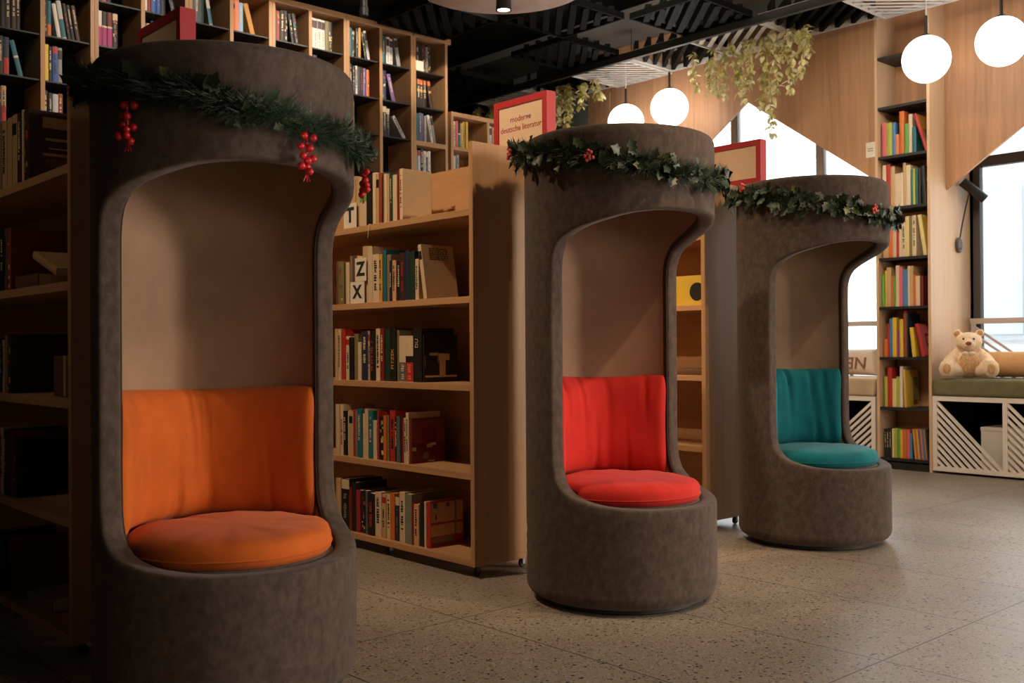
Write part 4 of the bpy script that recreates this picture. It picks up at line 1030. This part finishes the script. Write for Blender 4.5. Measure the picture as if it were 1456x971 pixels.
def barrel_chair(loc, cushion, seed, label):
    t = thing('barrel_chair', label, 'chair', loc, 0, 'cylindrical velvet reading chairs')
    ZT, ZB = 1.790, .070
    m = MB()
    # outer skin + padded rim of the opening
    outer, tg = wall_sheet(RO, ZB, ZT)
    vs = []
    for R in reversed(outer): vs += R
    nr = len(outer)
    for j in range(1, 9):
        a = pi * j / 9; ca = cos(a); r = RM_ + ER * math.copysign(abs(ca) ** .36, ca); d = ER - ER * sin(a) ** .36
        vs += [cyl_pt(*(CURVE[i] + NORM[i] * d), r) for i in range(NC)]; nr += 1
    vs += [cyl_pt(*(CURVE[i] + NORM[i] * ER), RI) for i in range(NC)]; nr += 1
    m.add(vs, ring_faces(nr, NC, True), M['velvet'])
    # top: rounded shoulder and lid; bottom: tucked-in edge
    n = 96
    m.lathe([(RO, ZT)] + [(RO - .035 + .035 * cos(a), ZT + .035 * sin(a)) for a in [pi / 2 * k / 6 for k in range(1, 7)]] + [(.2, ZT + .036), (0, ZT + .036)], M['velvet'], n)
    m.lathe([(.29, .022), (RO - .048, .022)] + [(RO - .048 + .048 * sin(a), .070 - .048 * cos(a)) for a in [pi / 2 * k / 6 for k in range(1, 7)]], M['velvet'], n)
    m.build('shell', t, smooth=50, merge=.0006)
    # inner lining with its ceiling
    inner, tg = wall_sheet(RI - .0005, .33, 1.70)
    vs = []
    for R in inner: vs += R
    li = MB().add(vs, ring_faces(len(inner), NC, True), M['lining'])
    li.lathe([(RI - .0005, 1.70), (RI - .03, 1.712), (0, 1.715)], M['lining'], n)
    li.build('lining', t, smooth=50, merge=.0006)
    pp_ = [cyl_pt(*(CURVE[i] + NORM[i] * (ER * .42)), RI + .0005) for i in range(0, NC, 2)]
    MB().tube(pp_ + pp_[:2], .0048, M['piping'], 6, cap=False).build('piping', t)
    MB().lathe([(0, .398), (.30, .398), (RI - .001, .392), (RI - .001, .34), (0, .34)], M['velvet'], 64).build('seat_deck', t)
    MB().lathe([(0, .0), (.316, 0), (.320, .004), (.320, .0215), (0, .0215)], M['black'], 64).build('plinth', t)
    # seat cushion
    rng = random.Random(seed); R = .297; n = 72
    prof = [(0, .0), (R * .6, .0), (R - .030, .001), (R - .012, .006), (R - .002, .018), (R, .034), (R - .001, .052), (R - .006, .065), (R - .018, .076), (R - .045, .083), (R * .7, .088), (R * .4, .091), (0, .092)]
    o0 = Vector((.023, 0, .392))
    sc = MB().lathe(prof, M[cushion], n)
    ph = [rng.uniform(0, 6) for _ in range(6)]
    out = []
    for (x, y, z) in sc.v:
        r = math.hypot(x, y); th = math.atan2(y, x)
        wv = .0022 * sin(5 * th + ph[0]) + .0016 * sin(11 * th + ph[1]) + .001 * sin(23 * th + ph[2])
        if z > .015: z += wv * (r / R) ** 2 + .004 * noise.noise((x * 7 + seed, y * 7, 0))
        r2 = 1 + (.006 * sin(3 * th + ph[3]) + .004 * sin(8 * th + ph[4])) * (r / R)
        out.append((x * r2 + o0.x, y * r2 + o0.y, z + o0.z))
    sc.v = out
    so = sc.build('seat_cushion', t, smooth=60)
    seam = [(o0.x + (R + .0006) * cos(a) * (1 + .006 * sin(3 * a + ph[3]) + .004 * sin(8 * a + ph[4])), o0.y + (R + .0006) * sin(a) * (1 + .006 * sin(3 * a + ph[3]) + .004 * sin(8 * a + ph[4])), o0.z + .030) for a in [2 * pi * k / 72 for k in range(73)]]
    MB().tube(seam, .0024, M[cushion], 6, cap=False).build('seam', so)
    # back cushion wrapping round the rear half
    nu, nv = 84, 30; A0, A1 = radians(92), radians(268); Z0, Z1 = .458, .872; RB = RI - .006
    folds = [(rng.uniform(.06, .62), rng.uniform(.008, .018), rng.uniform(.008, .016), rng.choice((0, 1, 1))) for _ in range(7)] + [(.93, .02, .006, 1), (.05, .02, .006, 0)]
    vs = []
    for side in (0, 1):
        for j in range(nv + 1):
            for i in range(nu + 1):
                u, v = i / nu, j / nv
                prof_ = max(0, (1 - abs(2 * u - 1) ** 5) * (1 - abs(2 * v - 1) ** 4)) ** .55
                th = .007 + .056 * prof_
                if side == 0: rr = RB - th
                else: rr = RB
                if side == 0:
                    for (fu, fw, fa, top) in folds:
                        w = (v if top else 1 - v) ** 2.2
                        rr += fa * w * math.exp(-((u - fu - .03 * (v - .5)) / fw) ** 2)
                    rr += .004 * noise.noise((u * 5, v * 4, seed)) + .0015 * noise.noise((u * 22, v * 5, seed))
                uu = 2 * u - 1; vv = 2 * v - 1
                aa = (A0 + A1) / 2 + (A1 - A0) / 2 * uu * (1 - .035 * abs(vv) ** 7 - .02 * (1 - vv * vv) * abs(uu) ** 3)
                zz = (Z0 + Z1) / 2 + (Z1 - Z0) / 2 * vv * (1 - .05 * abs(uu) ** 10) + (.006 * sin(u * 9 + seed) + .012 * abs(2 * u - 1) ** 4) * (v - .3)
                vs.append((rr * cos(aa), rr * sin(aa), zz))
    K = (nu + 1) * (nv + 1); fs = []
    for s_ in range(2):
        for j in range(nv):
            for i in range(nu):
                a = s_ * K + j * (nu + 1) + i; q = (a, a + 1, a + nu + 2, a + nu + 1)
                fs.append(q[::-1] if s_ == 0 else q)
    rim = [i for i in range(nu + 1)] + [j * (nu + 1) + nu for j in range(1, nv + 1)] + [nv * (nu + 1) + i for i in range(nu - 1, -1, -1)] + [j * (nu + 1) for j in range(nv - 1, 0, -1)]
    for a, b in zip(rim, rim[1:] + rim[:1]): fs.append((a, b, b + K, a + K))
    bo_ = MB().add(vs, fs, M[cushion]).build('back_cushion', t, smooth=70)
    return t
CH = [(-2.852, 1.4275), (-2.765, 3.088), (-2.881, 4.705)]
barrel_chair((*CH[0], 0), 'orange_cloth', 1, 'taupe velvet cylinder chair with orange seat and back cushions')
barrel_chair((*CH[1], 0), 'red_cloth', 2, 'taupe velvet cylinder chair with red seat and back cushions')
barrel_chair((*CH[2], 0), 'teal_cloth', 3, 'taupe velvet cylinder chair with teal seat and back cushions')

# ------------------------------------------------------------------ garlands
HOLLY = [(0, 0), (.16, .10), (.10, .24), (.30, .34), (.20, .50), (.32, .66), (.16, .78), (0, 1.0)]
def leaf(m, pos, fwd, up, size, mat, shape=HOLLY, width=1.0, fold=.25, curl=.2):
    f = fwd.normalized(); s = f.cross(up)
    if s.length < 1e-4: s = f.cross(Vector((.3, .7, .2)))
    s.normalize(); u = s.cross(f)
    vs = []; n = len(shape)
    for (w, l) in shape: vs.append(pos + f * (l * size) + u * (-curl * size * l * l))
    for sg in (-1, 1):
        for (w, l) in shape[1:-1]:
            vs.append(pos + f * (l * size) + s * (sg * w * size * width) + u * (fold * w * size - curl * size * l * l))
    fs = []; k = n - 2
    for sg in (0, 1):
        o = n + sg * k
        q = [(0, 1, o)] + [(i + 1, i + 2, o + i + 1, o + i) for i in range(k - 1)] + [(k, n - 1, o + k - 1)]
        fs += q if sg == 0 else [x[::-1] for x in q]
    m.add(vs, fs, mat)
GZ = [(-180, 1.81), (-150, 1.785), (-118, 1.752), (-84, 1.720), (-46, 1.668), (-19, 1.640), (10, 1.625), (35, 1.648), (80, 1.70), (130, 1.77), (180, 1.81)]
GZ1 = [(-180, 1.80), (-150, 1.79), (-118, 1.768), (-84, 1.725), (-46, 1.678), (-19, 1.640), (10, 1.605), (35, 1.592), (63, 1.598), (100, 1.65), (140, 1.74), (180, 1.80)]
def gz(a, G):
    for (a0, z0), (a1, z1) in zip(G, G[1:]):
        if a0 <= a <= a1:
            t = (a - a0) / (a1 - a0); t = t * t * (3 - 2 * t) * .5 + t * .5
            return z0 + (z1 - z0) * t
def garland(c, seed, label, thick, needles, leaves, light_share, clusters, dz=0, hang=()):
    t = thing('holly_garland', label, 'garland', (*c, 0), 0, 'christmas garlands on the chairs')
    rng = random.Random(seed)
    def at_(a, off=.018):
        ar = radians(a)
        return Vector(((RO + off) * cos(ar), (RO + off) * sin(ar), gz((a + 180) % 360 - 180, GZ1 if seed == 3 else GZ) + dz + .006 * sin(a * .21 + seed)))
    MB().tube([at_(a, .016) for a in range(-180, 181, 5)], .008, M['garland_stem'], 6, cap=False).build('stem', t)
    nm = MB()
    for i in range(needles):
        a = rng.uniform(-180, 180); p = at_(a, .014); ar = radians(a)
        rad = Vector((cos(ar), sin(ar), 0)); tan = Vector((-sin(ar), cos(ar), 0))
        d = tan * rng.uniform(-1, 1) * 1.0 + Vector((0, 0, 1)) * rng.uniform(-1, 1) + rad * rng.uniform(.05, .75)
        d.normalize(); ln = thick * rng.uniform(.6, 1.15)
        p = p + tan * rng.uniform(-.01, .01) + Vector((0, 0, rng.uniform(-.018, .018)))
        q = p + d * ln; w = d.cross(rad)
        if w.length < .05: w = tan
        w = w.normalized() * .0017; w2 = d.cross(w).normalized() * .0009
        nm.add([p - w, p + w, q, p + w2 * 1.5], [(0, 1, 2), (1, 3, 2), (3, 0, 2)], M['pine'])
    no = nm.build('pine_foliage', t, smooth=0); no['kind'] = 'stuff'
    lm = MB()
    for i in range(leaves):
        a = rng.uniform(-180, 180); p = at_(a, rng.uniform(.012, .04)); ar = radians(a)
        rad = Vector((cos(ar), sin(ar), 0)); tan = Vector((-sin(ar), cos(ar), 0))
        d = tan * rng.uniform(-1, 1) + Vector((0, 0, 1)) * rng.uniform(-1.1, .8) + rad * rng.uniform(.1, .7)
        mat = M['holly_light'] if rng.random() < light_share else M['holly']
        leaf(lm, p + Vector((0, 0, rng.uniform(-.036, .036))), d, rad + Vector((0, 0, .2)), rng.uniform(.040, .068), mat, curl=rng.uniform(0, .3))
    lo = lm.build('holly_leaves', t, smooth=60); lo['kind'] = 'stuff'
    for (a, z, kind) in clusters:
        ar = radians(a); rad = Vector((cos(ar), sin(ar), 0)); tan = Vector((-sin(ar), cos(ar), 0))
        if kind == 'hang':
            top = Vector((0, 0, z)) + rad * (RO + .030)
            pts = []; st = MB()
            st.tube([top + Vector((0, 0, .055)) - rad * .01, top + rad * .004, top + Vector((0, 0, -.055)), top + Vector((0, 0, -.11)) - rad * .004], .0017, M['berry'], 6)
            offs = [(-.014, .0), (.017, -.002), (-.018, -.028), (.004, -.032), (-.014, -.054), (.014, -.060), (.000, -.066), (-.022, -.083), (.002, -.082), (.004, -.096)]
            for (dx, dz_) in offs:
                b_ = top + tan * dx + Vector((0, 0, dz_)) + rad * rng.uniform(-.006, .010); pts.append(b_)
                st.tube([top + Vector((0, 0, dz_ + .022)), b_], .0011, M['berry'], 5)
            for q in range(3):
                st.tube([top + Vector((0, 0, -.10)), top + Vector((0, 0, -.123)) + tan * (q - 1) * .011], .0016, M['berry'], 5)
            so = st.build('berry_cluster', t); r = .0112; mt = M['berry']
        else:
            top = Vector((0, 0, z)) + rad * (RO + .062); pts = []; st = MB()
            for q in range(8):
                aa = q * 2.4; rr = .0065 * math.sqrt(q) * 1.15
                b_ = top + tan * rr * cos(aa) + Vector((0, 0, rr * sin(aa))) + rad * rng.uniform(-.004, .004); pts.append(b_)
                st.tube([top - rad * .04, b_], .001, M['garland_stem'], 5)
            so = st.build('berry_cluster', t); r = .0072; mt = M['berry_pink']
        for p in pts:
            MB().ball(p, r * rng.uniform(.9, 1.05), mt, 14, 9).build('berry', so)
    return t
garland(CH[0], 3, 'dark pine and holly garland with hanging red berries round the orange-seated chair', .070, 14000, 150, .12,
        [(-64, 1.645, 'hang'), (4.5, 1.578, 'hang'), (62, 1.572, 'hang'), (140, 1.70, 'hang')])
garland(CH[1], 8, 'holly and pine garland with a pink berry bunch round the red-seated chair', .064, 10000, 270, .10, [(-62, 1.694, 'bunch'), (-128, 1.775, 'bunch'), (100, 1.7, 'bunch')], .006)
garland(CH[2], 15, 'leafy holly garland with two pink berry bunches round the teal-seated chair', .052, 8000, 420, .08, [(-17, 1.650, 'bunch'), (-107, 1.79, 'bunch')], 0)

# ------------------------------------------------------------------ trailing plants under the ceiling
OVAL = [(0, 0), (.20, .15), (.30, .35), (.31, .55), (.22, .78), (0, 1.0)]
def trailing_plant(label, root, strands, seed, size=.068):
    t = thing('trailing_plant', label, 'hanging plant', root, 0, 'trailing plants under the ceiling')
    rng = random.Random(seed); lm = MB()
    for (x, y, ztop, zend) in strands:
        p = Vector((x, y, ztop)) - Vector(root); pts = [p.copy()]; L = ztop - zend; n = max(5, int(L / .045))
        drift = Vector((rng.uniform(-.012, .012), rng.uniform(-.012, .012), 0))
        for i in range(n):
            p = p + Vector((rng.uniform(-.012, .012), rng.uniform(-.012, .012), -L / n)) + drift * .4
            pts.append(p.copy())
        MB().tube(pts, .0026, M['vine_stem'], 5).build('stem', t)
        for i, q in enumerate(pts):
            for k in range(5):
                a = rng.uniform(0, 2 * pi); d = Vector((cos(a), sin(a), rng.uniform(-1.3, .1)))
                leaf(lm, q + Vector((rng.uniform(-.012, .012), rng.uniform(-.012, .012), rng.uniform(-.02, .02))), d, Vector((cos(a), sin(a), 1.0)), size * rng.uniform(.6, 1.15), M['vine'], OVAL, 1.0, .2, rng.uniform(.1, .5))
    # bushy crown where the strands leave the planter
    for i in range(16 * len(strands) // 4):
        s_ = rng.choice(strands); q = Vector((s_[0] + rng.uniform(-.06, .06), s_[1] + rng.uniform(-.06, .06), s_[2] + rng.uniform(-.14, .03))) - Vector(root)
        a = rng.uniform(0, 2 * pi); d = Vector((cos(a), sin(a), rng.uniform(-.8, .4)))
        leaf(lm, q, d, Vector((0, 0, 1)), size * rng.uniform(.7, 1.2), M['vine'], OVAL, 1, .2, .3)
    fo = lm.build('foliage', t, smooth=60); fo['kind'] = 'stuff'
    xs_ = [s[0] for s in strands]; ys_ = [s[1] for s in strands]
    MB().box((min(xs_) - root[0], min(ys_) - root[1] - .06, .12), (max(xs_) - root[0], max(ys_) - root[1] + .06, .26), M['black']).build('planter', t, bevel=.006)
    return t
trailing_plant('big variegated trailing plant hanging under the ceiling above the house-shaped window', (-5.1, 7.40, 3.62),
               [(-5.70, 7.38, 3.60, 3.33), (-5.54, 7.40, 3.52, 3.27), (-5.46, 7.36, 3.60, 3.24), (-5.38, 7.42, 3.60, 3.21), (-5.27, 7.36, 3.60, 3.30), (-5.18, 7.40, 3.60, 3.19),
                (-5.06, 7.36, 3.60, 3.10), (-5.00, 7.42, 3.60, 2.80), (-4.93, 7.40, 3.60, 3.03), (-4.86, 7.36, 3.60, 3.10), (-4.76, 7.40, 3.60, 3.40), (-4.70, 7.38, 3.60, 3.11), (-4.62, 7.42, 3.60, 3.24), (-4.55, 7.38, 3.60, 3.40)], 6)
trailing_plant('small trailing plant between the tall bookcase and the red sign, by the grey wall', (-8.35, 7.32, 3.62), [(-8.60, 7.30, 3.64, 3.56), (-8.42, 7.34, 3.64, 3.50), (-8.30, 7.30, 3.64, 3.52), (-8.12, 7.34, 3.64, 3.56)], 9, .075)
trailing_plant('trailing plant right of the red sign, hanging in front of the grey wall', (-7.2, 7.32, 3.62), [(-7.56, 7.30, 3.64, 3.55), (-7.34, 7.30, 3.62, 3.26), (-7.27, 7.34, 3.62, 3.16), (-7.18, 7.30, 3.62, 3.30), (-7.06, 7.34, 3.60, 3.40), (-6.98, 7.30, 3.60, 3.46), (-6.86, 7.34, 3.60, 3.44)], 12, .075)

# ------------------------------------------------------------------ light
W = bpy.data.worlds.new('day'); S.world = W; W.use_nodes = True
bg = W.node_tree.nodes['Background']; bg.inputs['Color'].default_value = (.92, .96, 1, 1); bg.inputs['Strength'].default_value = 3.6

def area(name, loc, rot, sx, sy, e, c, portal=False, spread=180):
    l = bpy.data.lights.new(name, 'AREA'); l.shape = 'RECTANGLE'; l.size = sx; l.size_y = sy; l.energy = e; l.color = c; l.spread = radians(spread)
    if portal: l.cycles.is_portal = True
    o = bpy.data.objects.new(name, l); COL.objects.link(o); o.location = loc; o.rotation_euler = rot
    return o
def spot(name, loc, target, e, c, ang=60, blend=.6, r=.04):
    l = bpy.data.lights.new(name, 'SPOT'); l.energy = e; l.color = c; l.spot_size = radians(ang); l.spot_blend = blend; l.shadow_soft_size = r
    o = bpy.data.objects.new(name, l); COL.objects.link(o); o.location = loc
    o.rotation_euler = (Vector(target) - Vector(loc)).to_track_quat('-Z', 'Y').to_euler()
    return o
for i, (a, b) in enumerate(BAYS):
    area('window_portal', ((a + b) / 2, YG + .10, 2.21), (-pi / 2, 0, 0), b - a, 3.25, 1, (1, 1, 1), True)
WARM = (1, .72, .46); SOFT = (1, .86, .70); DAY = (.93, .96, 1)
# daylight through the far right window bay
KEY = (1, .86, .72)
area('daylight_and_fill', (3.35, 8.40, 1.75), (-pi / 2, 0, 0), 1.3, 2.0, 600, KEY)
# daylight through the other window bays
area('daylight_and_fill', (-2.33, 8.36, 1.7), (-pi / 2, 0, 0), 2.4, 1.5, 18, (1, .95, .9))
area('daylight_and_fill', (-5.40, 8.36, 1.7), (-pi / 2, 0, 0), 2.2, 1.5, 30, DAY)
spot('disc_spot', (-4.282, 3.829, 2.885), (-4.25, 3.8, 0), 80, WARM, 95, .8)
# added overhead fill without a fixture, out of view on the right
area('overhead_fill', (.6, 3.2, 3.9), (0, radians(-25), 0), 2.2, 2.6, 125, (1, .74, .50))
# added fill light, set at the made-up window in the right-hand wall
area('daylight_and_fill', (5.88, 3.4, 1.75), (0, radians(90), 0), 1.9, 3.4, 105, (1, .82, .66))
# ceiling spots above the aisles
spot('aisle_spot', (-3.95, 1.15, 3.7), (-3.95, 3.0, 1.35), 230, WARM, 60)
spot('aisle_spot', (-4.4, -.7, 3.6), (-3.85, 1.15, 1.75), 30, WARM, 36, .9)
spot('aisle_spot', (-.9, 3.5, 3.2), (-3.2, 3.1, 1.1), 120, WARM, 62)
spot('aisle_spot', (-1.0, 5.2, 3.3), (-3.2, 4.75, 1.0), 90, WARM, 66)
spot('aisle_spot', (-3.9, 2.80, 3.7), (-3.9, 4.6, 1.45), 110, WARM, 56)
spot('window_wall_fill_spot', (-2.6, 5.2, 3.85), (-3.7, 7.8, 1.2), 150, (1, .80, .58), 70)  # added frontal fill for the bench and children's shelves, no fixture
area('window_wall_lamp', (-4.0, 4.9, 3.78), ((Vector((-4.0, 7.8, 2.3)) - Vector((-4.0, 4.9, 3.78))).to_track_quat('-Z', 'Y').to_euler()), 2.6, .4, 85, (1, .84, .64))  # added unseen fill that evens out the wooden wall and plants
spot('disc_fill', (-.3, -.8, .35), (-4.15, 3.75, 3.0), 150, (1, .84, .72), 12, .7)  # added unseen spot that brightens the underside of the plaster disc
spot('shelf_spot', (-5.0, 4.9, 3.95), (-7.1, 4.75, 2.9), 205, (1, .84, .67), 72)
spot('shelf_spot', (-5.0, 3.4, 3.95), (-7.1, 3.4, 2.9), 95, (1, .83, .66), 75)
spot('shelf_spot', (-5.0, 1.9, 3.95), (-7.1, 2.0, 2.9), 18, WARM, 75)

# ------------------------------------------------------------------ camera
cam = bpy.data.cameras.new('camera'); co = bpy.data.objects.new('camera', cam); COL.objects.link(co)
cam.sensor_fit = 'HORIZONTAL'; cam.sensor_width = 36; cam.lens = 36 * 1454.5 / 1456; cam.clip_end = 100
yaw, pit, rol = radians(47.848), radians(.308), radians(-.361)
co.matrix_world = Matrix.Translation((0, 0, 1)) @ Matrix.Rotation(yaw, 4, 'Z') @ Matrix.Rotation(pi / 2 + pit, 4, 'X') @ Matrix.Rotation(rol, 4, 'Z')
cam.dof.use_dof = True; cam.dof.focus_distance = 4.1; cam.dof.aperture_fstop = 5.0
S.camera = co
S.view_settings.view_transform = 'Standard'; S.view_settings.look = 'None'; S.view_settings.gamma = 1; S.view_settings.exposure = .18
S.view_settings.use_curve_mapping = False
S.cycles.use_denoising = True
S.cycles.max_bounces = 8; S.cycles.diffuse_bounces = 4; S.cycles.sample_clamp_indirect = 6
